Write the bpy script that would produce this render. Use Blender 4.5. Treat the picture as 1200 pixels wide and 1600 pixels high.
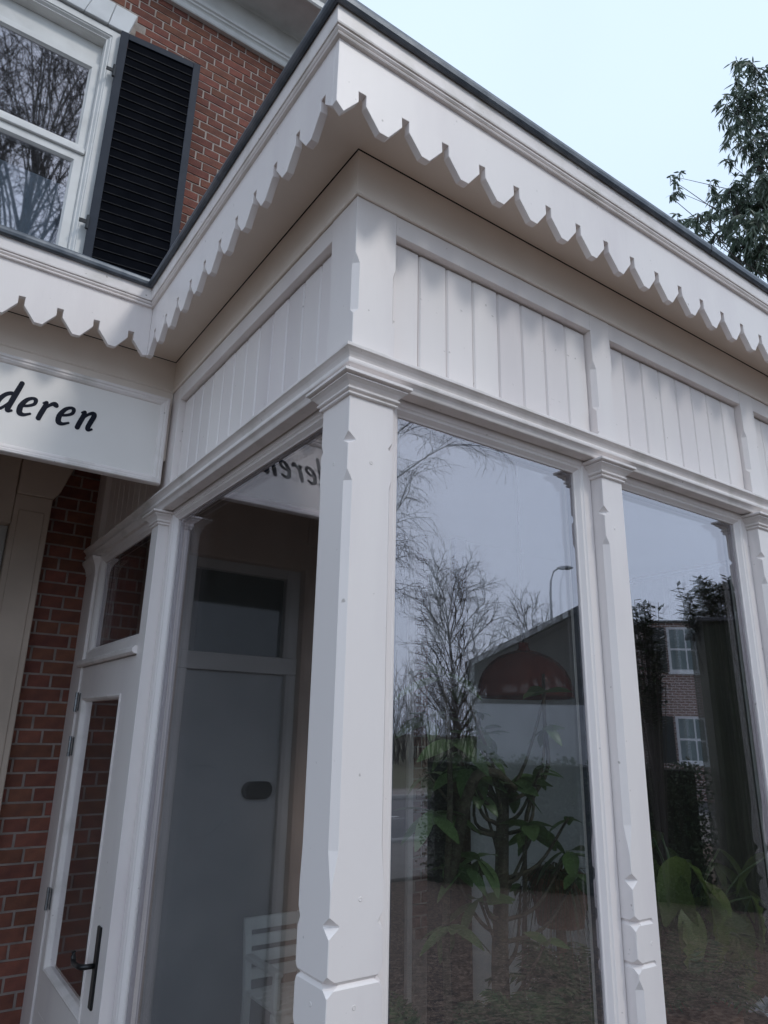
import bpy, bmesh, math, random
from mathutils import Vector, Matrix

R = math.radians
for o in list(bpy.data.objects):
    bpy.data.objects.remove(o)
scene = bpy.context.scene
COL = scene.collection

# ------------------------------------------------------------------ camera
YAW, PITCH, ROLL, FPX = 0.60348, 0.30075, 0.02195, 1098.56
fw = Vector((math.sin(YAW) * math.cos(PITCH), math.cos(YAW) * math.cos(PITCH), math.sin(PITCH)))
rt = Vector((math.cos(YAW), -math.sin(YAW), 0))
up = rt.cross(fw)
cr, sr = math.cos(ROLL), math.sin(ROLL)
cx, cy = rt * cr + up * sr, up * cr - rt * sr
cam_d = bpy.data.cameras.new('camera')
cam = bpy.data.objects.new('camera', cam_d)
COL.objects.link(cam)
cam.matrix_world = Matrix(((cx.x, cy.x, -fw.x, -0.7874), (cx.y, cy.y, -fw.y, -1.2960), (cx.z, cy.z, -fw.z, 1.75), (0, 0, 0, 1)))
cam_d.sensor_fit = 'VERTICAL'
cam_d.sensor_height = 36.0
cam_d.lens = FPX / 1600 * 36.0
cam_d.clip_start = 0.02
cam_d.clip_end = 1500
scene.camera = cam
scene.render.resolution_x, scene.render.resolution_y = 768, 1024
scene.render.engine = 'CYCLES'
scene.cycles.transparent_max_bounces = 12
scene.cycles.max_bounces = 6

# ------------------------------------------------------------------ sky, sun, exposure
SUN_AZ, SUN_EL = 22.0, 43.0          # degrees to the right of straight in front of the bay, above the horizon
world = bpy.data.worlds.new('World')
scene.world = world
world.use_nodes = True
nt = world.node_tree
bg = nt.nodes['Background']
sky = nt.nodes.new('ShaderNodeTexSky')
sky.sky_type = 'NISHITA'
sky.sun_disc = False
sky.sun_elevation = R(SUN_EL)
sky.sun_rotation = R(180 - SUN_AZ)
sky.air_density = 1.0
sky.dust_density = 4.0
sky.ozone_density = 1.0
mixw = nt.nodes.new('ShaderNodeMixRGB')       # a closed cloud deck over the clear sky
mixw.inputs[0].default_value = 0.94
mixw.inputs[2].default_value = (4.45, 5.45, 6.85, 1)
nt.links.new(sky.outputs[0], mixw.inputs[1])
wtc = nt.nodes.new('ShaderNodeTexCoord')
wn = nt.nodes.new('ShaderNodeTexNoise')
wn.inputs['Scale'].default_value = 1.6
wn.inputs['Detail'].default_value = 4
nt.links.new(wtc.outputs['Generated'], wn.inputs['Vector'])
wr = nt.nodes.new('ShaderNodeMapRange')
wr.inputs['To Min'].default_value = 0.90
wr.inputs['To Max'].default_value = 1.10
nt.links.new(wn.outputs[0], wr.inputs[0])
wm = nt.nodes.new('ShaderNodeVectorMath')
wm.operation = 'SCALE'
nt.links.new(mixw.outputs[0], wm.inputs[0])
nt.links.new(wr.outputs[0], wm.inputs['Scale'])
nt.links.new(wm.outputs[0], bg.inputs[0])
bg.inputs[1].default_value = 0.15
sun_d = bpy.data.lights.new('sun', 'SUN')
sun_d.energy = 0.8
sun_d.angle = R(10)
sun_d.color = (1.0, 0.975, 0.94)
sun = bpy.data.objects.new('sun', sun_d)
COL.objects.link(sun)
sd = Vector((math.sin(R(SUN_AZ)) * math.cos(R(SUN_EL)), -math.cos(R(SUN_AZ)) * math.cos(R(SUN_EL)), math.sin(R(SUN_EL))))
sun.rotation_euler = sd.to_track_quat('Z', 'Y').to_euler()
vs = scene.view_settings
vs.view_transform = 'Standard'
vs.look = 'None'
vs.gamma = 1
vs.exposure = 0.31
vs.use_curve_mapping = False


# ------------------------------------------------------------------ materials
def newmat(name):
    m = bpy.data.materials.new(name)
    m.use_nodes = True
    return m, m.node_tree, m.node_tree.nodes['Principled BSDF']


def N(t, kind, **kw):
    n = t.nodes.new(kind)
    for k, v in kw.items():
        if k in n.inputs:
            n.inputs[k].default_value = v
        else:
            setattr(n, k, v)
    return n


def rgba(c):
    return (c[0], c[1], c[2], 1)


def surface(name, col, col2=None, rough=0.6, scale=6, lo=0.4, hi=0.7, detail=6, bump=0.0, bscale=80, bdist=0.002,
            stretch=(1, 1, 1), metal=0.0, rnd=0.0, spec=0.5, coords='Object', specks=0.0):
    """two tones mixed by a noise, a fine bump, and (rnd) a tone of its own for every object"""
    m, t, b = newmat(name)
    tc = N(t, 'ShaderNodeTexCoord')
    mp = N(t, 'ShaderNodeMapping')
    mp.inputs['Scale'].default_value = stretch
    t.links.new(tc.outputs[coords], mp.inputs[0])
    no = N(t, 'ShaderNodeTexNoise', Scale=scale, Detail=detail)
    t.links.new(mp.outputs[0], no.inputs['Vector'])
    mr = N(t, 'ShaderNodeMapRange')
    mr.inputs['From Min'].default_value = lo
    mr.inputs['From Max'].default_value = hi
    t.links.new(no.outputs[0], mr.inputs[0])
    mx = N(t, 'ShaderNodeMixRGB')
    mx.inputs[1].default_value = rgba(col)
    mx.inputs[2].default_value = rgba(col2 or col)
    t.links.new(mr.outputs[0], mx.inputs[0])
    out = mx.outputs[0]
    if specks:
        ns = N(t, 'ShaderNodeTexNoise', Scale=55, Detail=1)
        t.links.new(tc.outputs[coords], ns.inputs['Vector'])
        ms = N(t, 'ShaderNodeMapRange')
        ms.inputs['From Min'].default_value = .765
        ms.inputs['From Max'].default_value = .83
        ms.inputs['To Max'].default_value = specks
        t.links.new(ns.outputs[0], ms.inputs[0])
        mk = N(t, 'ShaderNodeMixRGB')
        mk.inputs[2].default_value = (.16, .12, .085, 1)
        t.links.new(ms.outputs[0], mk.inputs[0])
        t.links.new(out, mk.inputs[1])
        out = mk.outputs[0]
    if rnd:
        oi = N(t, 'ShaderNodeObjectInfo')
        hs = N(t, 'ShaderNodeHueSaturation')
        r1 = N(t, 'ShaderNodeMapRange')
        r1.inputs['To Min'].default_value = 1 - rnd
        r1.inputs['To Max'].default_value = 1 + rnd
        t.links.new(oi.outputs['Random'], r1.inputs[0])
        t.links.new(r1.outputs[0], hs.inputs['Value'])
        mu = N(t, 'ShaderNodeMath', operation='MULTIPLY_ADD')
        mu.inputs[1].default_value = 7.31
        mu.inputs[2].default_value = 0.13
        t.links.new(oi.outputs['Random'], mu.inputs[0])
        fr = N(t, 'ShaderNodeMath', operation='FRACT')
        t.links.new(mu.outputs[0], fr.inputs[0])
        r2 = N(t, 'ShaderNodeMapRange')
        r2.inputs['To Min'].default_value = 0.493
        r2.inputs['To Max'].default_value = 0.507
        t.links.new(fr.outputs[0], r2.inputs[0])
        t.links.new(r2.outputs[0], hs.inputs['Hue'])
        t.links.new(out, hs.inputs['Color'])
        out = hs.outputs[0]
    t.links.new(out, b.inputs['Base Color'])
    b.inputs['Roughness'].default_value = rough
    b.inputs['Metallic'].default_value = metal
    b.inputs['Specular IOR Level'].default_value = spec
    if bump:
        nb = N(t, 'ShaderNodeTexNoise', Scale=bscale, Detail=5)
        t.links.new(mp.outputs[0], nb.inputs['Vector'])
        bu = N(t, 'ShaderNodeBump', Strength=bump, Distance=bdist)
        t.links.new(nb.outputs[0], bu.inputs['Height'])
        t.links.new(bu.outputs[0], b.inputs['Normal'])
    return m


def glass(name, r0, tint=(0.93, 0.96, 0.95), wave=0.0, rough=0.0, dust=0.0):
    m, t, b = newmat(name)
    t.nodes.remove(b)
    out = t.nodes['Material Output']
    ge = N(t, 'ShaderNodeNewGeometry')
    dt = N(t, 'ShaderNodeVectorMath', operation='DOT_PRODUCT')
    t.links.new(ge.outputs['Incoming'], dt.inputs[0])
    t.links.new(ge.outputs['Normal'], dt.inputs[1])
    ab = N(t, 'ShaderNodeMath', operation='ABSOLUTE')
    t.links.new(dt.outputs['Value'], ab.inputs[0])
    om = N(t, 'ShaderNodeMath', operation='SUBTRACT')
    om.inputs[0].default_value = 1
    t.links.new(ab.outputs[0], om.inputs[1])
    pw = N(t, 'ShaderNodeMath', operation='POWER')
    pw.inputs[1].default_value = 5
    t.links.new(om.outputs[0], pw.inputs[0])
    fr = N(t, 'ShaderNodeMath', operation='MULTIPLY_ADD')
    fr.inputs[1].default_value = 1 - r0
    fr.inputs[2].default_value = r0
    t.links.new(pw.outputs[0], fr.inputs[0])
    tr = N(t, 'ShaderNodeBsdfTransparent')
    tr.inputs[0].default_value = rgba(tint)
    gl = N(t, 'ShaderNodeBsdfGlossy', Roughness=rough)
    gl.inputs['Color'].default_value = (1.0, 0.95, 1, 1)
    if wave:
        tc = N(t, 'ShaderNodeTexCoord')
        no = N(t, 'ShaderNodeTexNoise', Scale=2.2, Detail=1)
        t.links.new(tc.outputs['Object'], no.inputs['Vector'])
        bu = N(t, 'ShaderNodeBump', Strength=wave, Distance=0.004)
        t.links.new(no.outputs[0], bu.inputs['Height'])
        t.links.new(bu.outputs[0], gl.inputs['Normal'])
    mx = N(t, 'ShaderNodeMixShader')
    t.links.new(fr.outputs[0], mx.inputs[0])
    t.links.new(tr.outputs[0], mx.inputs[1])
    t.links.new(gl.outputs[0], mx.inputs[2])
    last = mx.outputs[0]
    if dust:                                  # thin film of dust and dried rain on the outside
        tc2 = N(t, 'ShaderNodeTexCoord')
        mp2 = N(t, 'ShaderNodeMapping')
        mp2.inputs['Scale'].default_value = (9, 9, 1.2)
        t.links.new(tc2.outputs['Object'], mp2.inputs[0])
        n2 = N(t, 'ShaderNodeTexNoise', Scale=1.5, Detail=8)
        t.links.new(mp2.outputs[0], n2.inputs['Vector'])
        m2 = N(t, 'ShaderNodeMapRange')
        m2.inputs['From Min'].default_value = .35
        m2.inputs['From Max'].default_value = .75
        m2.inputs['To Min'].default_value = dust * .4
        m2.inputs['To Max'].default_value = dust * 1.5
        t.links.new(n2.outputs[0], m2.inputs[0])
        df = N(t, 'ShaderNodeBsdfDiffuse')
        df.inputs['Color'].default_value = (.55, .53, .5, 1)
        mx2 = N(t, 'ShaderNodeMixShader')
        t.links.new(m2.outputs[0], mx2.inputs[0])
        t.links.new(last, mx2.inputs[1])
        t.links.new(df.outputs[0], mx2.inputs[2])
        last = mx2.outputs[0]
    t.links.new(last, out.inputs['Surface'])
    return m


def leafmat(name, c1, c2, rough=0.45, trans=0.25):
    m, t, b = newmat(name)
    ge = N(t, 'ShaderNodeNewGeometry')
    mx = N(t, 'ShaderNodeMixRGB')
    mx.inputs[1].default_value = rgba(c1)
    mx.inputs[2].default_value = rgba(c2)
    t.links.new(ge.outputs['Random Per Island'], mx.inputs[0])
    tc = N(t, 'ShaderNodeTexCoord')
    no = N(t, 'ShaderNodeTexNoise', Scale=9, Detail=4)
    t.links.new(tc.outputs['Object'], no.inputs['Vector'])
    mr = N(t, 'ShaderNodeMapRange')
    mr.inputs['To Min'].default_value = 0.65
    mr.inputs['To Max'].default_value = 1.35
    t.links.new(no.outputs[0], mr.inputs[0])
    hs = N(t, 'ShaderNodeHueSaturation')
    t.links.new(mr.outputs[0], hs.inputs['Value'])
    t.links.new(mx.outputs[0], hs.inputs['Color'])
    t.links.new(hs.outputs[0], b.inputs['Base Color'])
    b.inputs['Roughness'].default_value = rough
    tl = N(t, 'ShaderNodeBsdfTranslucent')
    t.links.new(hs.outputs[0], tl.inputs[0])
    ms = N(t, 'ShaderNodeMixShader')
    ms.inputs[0].default_value = trans
    t.links.new(b.outputs[0], ms.inputs[1])
    t.links.new(tl.outputs[0], ms.inputs[2])
    t.links.new(ms.outputs[0], t.nodes['Material Output'].inputs['Surface'])
    return m


def gravelmat():
    m, t, b = newmat('gravel')
    tc = N(t, 'ShaderNodeTexCoord')
    vo = N(t, 'ShaderNodeTexVoronoi', Scale=48)
    t.links.new(tc.outputs['Object'], vo.inputs['Vector'])
    sx = N(t, 'ShaderNodeSeparateColor')
    t.links.new(vo.outputs['Color'], sx.inputs[0])
    ra = N(t, 'ShaderNodeValToRGB')
    ra.color_ramp.elements[0].color = (0.022, 0.016, 0.013, 1)
    ra.color_ramp.elements[1].color = (0.24, 0.17, 0.125, 1)
    e = ra.color_ramp.elements.new(0.5)
    e.color = (0.105, 0.070, 0.050, 1)
    t.links.new(sx.outputs[0], ra.inputs[0])
    t.links.new(ra.outputs[0], b.inputs['Base Color'])
    b.inputs['Roughness'].default_value = 0.9
    bu = N(t, 'ShaderNodeBump', Strength=1.0, Distance=0.012)
    bu.invert = True
    t.links.new(vo.outputs['Distance'], bu.inputs['Height'])
    t.links.new(bu.outputs[0], b.inputs['Normal'])
    return m


def farbrick():
    m, t, b = newmat('far_brickwork')
    tc = N(t, 'ShaderNodeTexCoord')
    br = N(t, 'ShaderNodeTexBrick', Scale=1.0)
    br.inputs['Color1'].default_value = (0.30, 0.165, 0.135, 1)
    br.inputs['Color2'].default_value = (0.22, 0.125, 0.11, 1)
    br.inputs['Mortar'].default_value = (0.66, 0.62, 0.58, 1)
    br.inputs['Mortar Size'].default_value = 0.011
    br.inputs['Brick Width'].default_value = 0.23
    br.inputs['Row Height'].default_value = 0.075
    sp = N(t, 'ShaderNodeSeparateXYZ')
    t.links.new(tc.outputs['Object'], sp.inputs[0])
    ad = N(t, 'ShaderNodeMath', operation='ADD')
    t.links.new(sp.outputs[0], ad.inputs[0])
    t.links.new(sp.outputs[1], ad.inputs[1])
    cb = N(t, 'ShaderNodeCombineXYZ')
    t.links.new(ad.outputs[0], cb.inputs[0])
    t.links.new(sp.outputs[2], cb.inputs[1])
    t.links.new(cb.outputs[0], br.inputs['Vector'])
    t.links.new(br.outputs['Color'], b.inputs['Base Color'])
    b.inputs['Roughness'].default_value = 0.9
    return m


def emit(name, col, s):
    m, t, b = newmat(name)
    b.inputs['Base Color'].default_value = rgba(col)
    b.inputs['Emission Color'].default_value = rgba(col)
    b.inputs['Emission Strength'].default_value = s
    return m


M = {}
WH = (0.83, 0.765, 0.735)
M['paint'] = surface('white_paint', WH, (0.73, 0.66, 0.65), rough=0.40, scale=4.5, lo=0.5, hi=0.80, detail=9, bump=0.3, bscale=70, bdist=0.0012, stretch=(1, 1, 0.22), specks=.5)
M['paint_plank'] = surface('plank_paint', WH, (0.74, 0.67, 0.66), rough=0.42, scale=3, lo=0.4, hi=0.8, bump=0.25, bscale=60, bdist=0.0015, stretch=(1, 1, 0.10), rnd=0.05, specks=.4)
M['paint_soffit'] = surface('soffit_paint', (0.83, 0.735, 0.65), (0.76, 0.665, 0.58), rough=0.5, scale=2.0, lo=0.4, hi=0.7, bump=0.05)
M['trim'] = surface('trim_paint', WH, (0.56, 0.52, 0.47), rough=0.42, scale=9, lo=0.5, hi=0.85, detail=9, bump=0.25, bscale=90, bdist=0.001, specks=.6)
M['house_paint'] = surface('house_trim_paint', (0.70, 0.69, 0.67), (0.56, 0.55, 0.53), rough=0.5, scale=5, lo=0.45, hi=0.8, bump=0.08)
M['zinc'] = surface('zinc_edge', (0.075, 0.085, 0.10), (0.14, 0.15, 0.165), rough=0.42, scale=14, lo=0.4, hi=0.7, metal=0.75, bump=0.2, bscale=30)
M['black'] = surface('black_gap', (0.012, 0.011, 0.010), rough=0.9)  # black stands in for shade inside gaps, doorway and upstairs room
M['roof_felt'] = surface('roof_felt', (0.06, 0.06, 0.065), (0.10, 0.10, 0.10), rough=0.9, bump=0.3)
M['brick'] = surface('brick', (0.20, 0.072, 0.046), (0.13, 0.048, 0.034), rough=0.88, scale=16, lo=0.35, hi=0.7, bump=0.7, bscale=120, bdist=0.004, rnd=0.22)
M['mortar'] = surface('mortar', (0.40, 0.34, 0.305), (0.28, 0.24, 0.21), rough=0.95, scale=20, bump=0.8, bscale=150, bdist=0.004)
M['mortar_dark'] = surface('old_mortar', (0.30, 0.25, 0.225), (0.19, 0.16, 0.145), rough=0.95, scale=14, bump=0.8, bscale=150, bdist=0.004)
M['shutter_frame'] = surface('shutter_frame_paint', (0.011, 0.017, 0.030), (0.018, 0.024, 0.038), rough=0.6, spec=0.3, scale=9, bump=0.15, bscale=40)
M['shutter_slat'] = surface('shutter_slat_paint', (0.0025, 0.003, 0.005), (0.005, 0.0055, 0.008), rough=0.8, scale=9, spec=0.03)
M['slat_edge'] = surface('slat_pale_edge', (0.030, 0.028, 0.030), (0.012, 0.012, 0.014), rough=0.7, scale=25)  # lighter tone for the narrow long faces of each slat
M['ink'] = surface('sign_lettering', (0.006, 0.008, 0.018), rough=0.6, spec=0.2)
M['sign_panel'] = surface('sign_panel_paint', (0.88, 0.84, 0.80), (0.83, 0.79, 0.75), rough=0.45, scale=2.5, lo=0.35, hi=0.75, bump=0.05)
M['steel'] = surface('hinge_steel', (0.30, 0.31, 0.32), (0.2, 0.2, 0.2), rough=0.38, metal=0.9, scale=40)
M['iron'] = surface('black_iron', (0.010, 0.010, 0.011), rough=0.35, scale=40)
M['spacer'] = surface('glazing_spacer', (0.05, 0.06, 0.075), (0.09, 0.10, 0.12), rough=0.4, metal=0.5, scale=30)
M['glass'] = glass('window_glass', 0.27, (0.95, 0.97, 0.96), 0.006, dust=.011)
M['glass_inner'] = glass('inner_window_glass', 0.15, (0.94, 0.96, 0.95), 0.004)
M['old_glass'] = glass('upper_window_glass', 0.26, (0.75, 0.78, 0.8), 0.05, rough=.020, dust=.012)
M['stone'] = surface('lintel_stone_paint', (0.66, 0.665, 0.67), (0.56, 0.565, 0.57), rough=0.6, scale=6, bump=0.2)
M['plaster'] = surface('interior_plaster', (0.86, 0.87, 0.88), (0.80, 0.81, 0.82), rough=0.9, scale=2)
M['floor'] = surface('interior_floor', (0.40, 0.33, 0.27), (0.32, 0.26, 0.21), rough=0.5, scale=5, stretch=(6, 1, 1))
M['wood_post'] = surface('brown_wood', (0.085, 0.052, 0.028), (0.05, 0.03, 0.018), rough=0.7, scale=8, stretch=(4, 4, 0.4), bump=0.3)
M['door'] = surface('house_door_paint', (0.38, 0.40, 0.40), (0.32, 0.34, 0.345), rough=0.5, scale=3)
M['door_line'] = surface('door_line_paint', (0.34, 0.36, 0.38), (0.24, 0.26, 0.28), rough=0.6, scale=12)
M['surround'] = surface('door_surround_paint', (0.58, 0.47, 0.385), (0.47, 0.38, 0.31), rough=0.6, scale=3, bump=0.1)
M['lamp'] = surface('lamp_shade_enamel', (0.20, 0.046, 0.028), (0.14, 0.034, 0.022), rough=0.10, scale=3)
M['chair'] = surface('white_chair_paint', (0.88, 0.88, 0.86), (0.80, 0.80, 0.78), rough=0.5, scale=5)
M['leaf'] = leafmat('houseplant_leaf', (0.065, 0.15, 0.05), (0.18, 0.26, 0.10), 0.3)
M['leaf_big'] = leafmat('philodendron_leaf', (0.09, 0.20, 0.04), (0.19, 0.22, 0.05), 0.35)
M['fern'] = leafmat('fern_leaf', (0.04, 0.10, 0.04), (0.08, 0.16, 0.06), 0.5)
M['stem'] = surface('plant_stem', (0.085, 0.065, 0.04), (0.045, 0.035, 0.022), rough=0.8, scale=30)
M['pot'] = surface('grey_planter', (0.22, 0.20, 0.24), (0.16, 0.15, 0.18), rough=0.5, scale=10)
M['terracotta'] = surface('terracotta_pot', (0.24, 0.10, 0.055), (0.18, 0.075, 0.04), rough=0.8, scale=10)
M['cloth'] = surface('white_cloth', (0.45, 0.48, 0.52), (0.38, 0.40, 0.44), rough=0.9, scale=8)
M['bench'] = surface('bench_wood', (0.16, 0.10, 0.06), (0.10, 0.06, 0.035), rough=0.7, scale=6, stretch=(1, 8, 8))
M['bark'] = surface('birch_bark', (0.13, 0.12, 0.11), (0.045, 0.04, 0.036), rough=0.9, scale=5, stretch=(1, 1, 0.4), bump=0.5)
M['twig'] = surface('twig_bark', (0.055, 0.045, 0.042), (0.075, 0.06, 0.052), rough=0.9, scale=5)
M['euc_leaf'] = leafmat('narrow_evergreen_leaf', (0.055, 0.082, 0.055), (0.13, 0.165, 0.115), 0.4, 0.35)
M['laurel_leaf'] = leafmat('laurel_leaf', (0.010, 0.024, 0.009), (0.022, 0.045, 0.015), 0.3, 0.12)
M['hedge_leaf'] = leafmat('hedge_leaf', (0.014, 0.034, 0.013), (0.035, 0.062, 0.022), 0.5, 0.15)
M['hedge_core'] = surface('hedge_twigs', (0.010, 0.012, 0.008), rough=1.0)
M['shed'] = surface('shed_board_stain', (0.016, 0.020, 0.009), (0.028, 0.030, 0.014), rough=0.8, scale=4, stretch=(4, 4, 0.5), bump=0.3, rnd=0.15)
M['shed_trim'] = surface('shed_trim_stain', (0.11, 0.12, 0.075), (0.08, 0.085, 0.055), rough=0.8, scale=6)
M['asphalt'] = surface('asphalt', (0.12, 0.12, 0.125), (0.095, 0.095, 0.10), rough=0.9, scale=3, bump=0.3, bscale=200)
M['pavers'] = surface('pavement_tiles', (0.21, 0.19, 0.17), (0.16, 0.145, 0.13), rough=0.9, scale=4)
M['kerb'] = surface('kerb_concrete', (0.40, 0.39, 0.37), (0.33, 0.32, 0.30), rough=0.9, scale=6)
M['line'] = surface('road_marking', (0.75, 0.75, 0.73), (0.6, 0.6, 0.58), rough=0.8, scale=12)
M['ground'] = surface('verge_ground', (0.07, 0.075, 0.035), (0.10, 0.085, 0.055), rough=1.0, scale=0.7)
M['gravel'] = gravelmat()
M['far_brick'] = farbrick()
M['far_roof'] = surface('far_roof_tiles', (0.050, 0.046, 0.045), (0.035, 0.033, 0.033), rough=0.8, scale=3)
M['far_render'] = surface('far_rendered_wall', (0.060, 0.055, 0.050), (0.045, 0.042, 0.04), rough=0.9, scale=1.5)
M['far_white'] = surface('far_white_frame', (0.88, 0.89, 0.88), rough=0.5)
M['far_glass'] = surface('far_window_pane', (0.20, 0.26, 0.26), (0.30, 0.36, 0.36), rough=0.08, scale=1.2)  # panes coloured lighter to stand in for the sky they reflect
M['fanlight'] = surface('fanlight_pane', (0.04, 0.055, 0.055), (0.07, 0.09, 0.09), rough=0.05, scale=1.2)
M['far_shutter'] = surface('far_shutter_paint', (0.018, 0.024, 0.026), rough=0.5)
M['canopy'] = surface('canopy_cream', (0.60, 0.42, 0.26), rough=0.6)
M['galv'] = surface('galvanised_pole', (0.22, 0.23, 0.25), rough=0.5, metal=0.4)
M['candle'] = emit('candle_glow', (1.0, 0.28, 0.05), 1.6)


# ------------------------------------------------------------------ mesh helpers
def Fm(u, d, z):          # street front of the bay: u along X, d depth
    return (u, d, z)


def Lm(u, d, z):          # porch side of the bay: u along Y
    return (d, u, z)


class MB:
    def __init__(s, T=Fm):
        s.v, s.f, s.T = [], [], T

    def add(s, vs, fs):
        k = len(s.v)
        s.v += [s.T(*p) for p in vs]
        s.f += [tuple(i + k for i in f) for f in fs]
        return s

    def box(s, x0, x1, y0, y1, z0, z1):
        return s.add([(x0, y0, z0), (x1, y0, z0), (x1, y1, z0), (x0, y1, z0), (x0, y0, z1), (x1, y0, z1), (x1, y1, z1), (x0, y1, z1)],
                     [(0, 3, 2, 1), (4, 5, 6, 7), (0, 1, 5, 4), (1, 2, 6, 5), (2, 3, 7, 6), (3, 0, 4, 7)])

    def loft(s, rings, closed=True, caps=True):
        n = len(rings[0])
        vs = [p for r in rings for p in r]
        fs = []
        for i in range(len(rings) - 1):
            for j in range(n if closed else n - 1):
                k = (j + 1) % n
                fs.append((i * n + j, i * n + k, (i + 1) * n + k, (i + 1) * n + j))
        if caps:
            fs.append(tuple(range(n))[::-1])
            fs.append(tuple((len(rings) - 1) * n + j for j in range(n)))
        return s.add(vs, fs)

    def tube(s, pts, rad, n=6, caps=True):
        pts = [Vector(p) for p in pts]
        rings = []
        for i, p in enumerate(pts):
            a = pts[max(0, i - 1)]
            b = pts[min(len(pts) - 1, i + 1)]
            d = (b - a).normalized()
            x = d.cross(Vector((0.13, 0.21, 0.97)))
            if x.length < 1e-3:
                x = d.cross(Vector((1, 0, 0)))
            x.normalize()
            y = d.cross(x)
            r = rad[i] if isinstance(rad, (list, tuple)) else rad
            rings.append([tuple(p + x * (r * math.cos(2 * math.pi * k / n)) + y * (r * math.sin(2 * math.pi * k / n))) for k in range(n)])
        return s.loft(rings, True, caps)

    def lathe(s, c, prof, n=24):
        rings = [[(c[0] + r * math.cos(2 * math.pi * k / n), c[1] + r * math.sin(2 * math.pi * k / n), c[2] + z) for k in range(n)] for r, z in prof]
        return s.loft(rings, True, True)

    def poly(s, pts, d0, d1):
        """outline in (u,z) pulled from depth d0 to d1"""
        n = len(pts)
        vs = [(u, d0, z) for u, z in pts] + [(u, d1, z) for u, z in pts]
        fs = [tuple(range(n)), tuple(range(n, 2 * n))[::-1]] + [(i, i + n, (i + 1) % n + n, (i + 1) % n) for i in range(n)]
        return s.add(vs, fs)

    def frame(s, u0, u1, z0, z1, prof):
        """mitred frame; prof = (inset, depth) from the outer front edge inwards"""
        rings = [[(u0 + i, d, z0 + i), (u1 - i, d, z0 + i), (u1 - i, d, z1 - i), (u0 + i, d, z1 - i)] for i, d in prof]
        rings.append(rings[0])
        return s.loft(rings, True, False)

    def mesh(s, name, bevel=0, smooth=False, seg=1, angle=30):
        me = bpy.data.meshes.new(name)
        me.from_pydata(s.v, [], s.f)
        bm = bmesh.new()
        bm.from_mesh(me)
        bmesh.ops.recalc_face_normals(bm, faces=bm.faces)
        if bevel:
            bmesh.ops.bevel(bm, geom=[e for e in bm.edges if len(e.link_faces) == 2 and e.calc_face_angle(0) > R(angle)], offset=bevel, segments=seg, affect='EDGES', profile=0.6)
        bm.to_mesh(me)
        bm.free()
        if smooth:
            for p in me.polygons:
                p.use_smooth = True
        return me

    def build(s, name, mat, parent=None, **kw):
        return obj(name, s.mesh(name, **kw), mat, parent)


def obj(name, me, mat, parent=None, loc=None):
    if mat and not me.materials:
        me.materials.append(M[mat] if isinstance(mat, str) else mat)
    o = bpy.data.objects.new(name, me)
    COL.objects.link(o)
    if loc:
        o.location = loc
    if parent:
        attach(o, parent)
    return o


def worldpos(o):
    p = Vector((0, 0, 0))
    while o:
        p += o.location
        o = o.parent
    return p


PW = {}


def attach(o, parent):
    """parent without moving: roots are unrotated empties, parts have their mesh in place"""
    o.parent = parent
    o.matrix_parent_inverse = PW.get(parent.name, Matrix()).inverted()
    PW[o.name] = Matrix.Translation(o.location)


def thing(name, label, cat, loc=(0, 0, 0), group=None):
    o = bpy.data.objects.new(name, None)
    COL.objects.link(o)
    o.location = loc
    o.empty_display_size = 0.1
    PW[o.name] = Matrix.Translation(loc)
    tag(o, label, cat, group)
    return o


def tag(o, label=None, cat=None, group=None, kind=None):
    if label:
        o['label'] = label
    if cat:
        o['category'] = cat
    if group:
        o['group'] = group
    if kind:
        o['kind'] = kind
    return o


def sweep(path, prof, T=None):
    """profile (outward offset, z) along a plan polyline with mitres; outward = left of travel"""
    mb = MB()
    rings = []
    n = len(path)
    P = [Vector(p) for p in path]
    for i in range(n):
        ds = []
        if i > 0:
            ds.append((P[i] - P[i - 1]).normalized())
        if i < n - 1:
            ds.append((P[i + 1] - P[i]).normalized())
        ns = [Vector((-d.y, d.x)) for d in ds]
        if len(ns) == 2:
            m = (ns[0] + ns[1]).normalized()
            m = m / m.dot(ns[0])
        else:
            m = ns[0]
        rings.append([(P[i].x + m.x * o, P[i].y + m.y * o, z) for o, z in prof])
    return mb.loft(rings, True, True)


rnd = random.Random(11)

# ------------------------------------------------------------------ ground and street
def sheet(name, x0, x1, y0, y1, z, mat, sub=1):
    mb = MB()
    mb.box(x0, x1, y0, y1, z - 0.3, z)
    return tag(mb.build(name, mat), kind='structure')


sheet('ground', -300, 300, -300, 300, -0.05, 'ground')
sheet('gravel_yard', -12, 16, -6.2, 2.9, 0.0, 'gravel')
sheet('pavement', -120, 120, -8.6, -6.3, 0.02, 'pavers')
sheet('road', -120, 120, -15.2, -8.75, -0.04, 'asphalt')
k = MB()
k.box(-120, 120, -8.75, -8.6, -0.3, 0.07)
tag(k.build('kerb', 'kerb', bevel=0.015), kind='structure')
k = MB()
k.box(-120, 120, -15.35, -15.2, -0.3, 0.07)
tag(k.build('kerb', 'kerb', bevel=0.015), kind='structure')
sheet('far_pavement', -120, 120, -17.4, -15.35, 0.03, 'pavers')
for i in range(-10, 12):
    k = MB()
    k.box(i * 6, i * 6 + 3, -12.05, -11.93, -0.039, -0.036)
    tag(k.build('road_marking', 'line'), kind='structure')

# ------------------------------------------------------------------ the bay (conservatory)
bay = thing('conservatory', 'white timber bay with tall windows, carved posts and scalloped eaves on the brick house', 'conservatory', (0, 0, 0))
XE = 4.642                                    # right end of the front
PIL = [0.918 + 0.907 * i for i in range(5)]   # left edges of the pilasters on the front
PW2 = 0.0967
YH = 2.62                                     # front of the house wall

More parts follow.
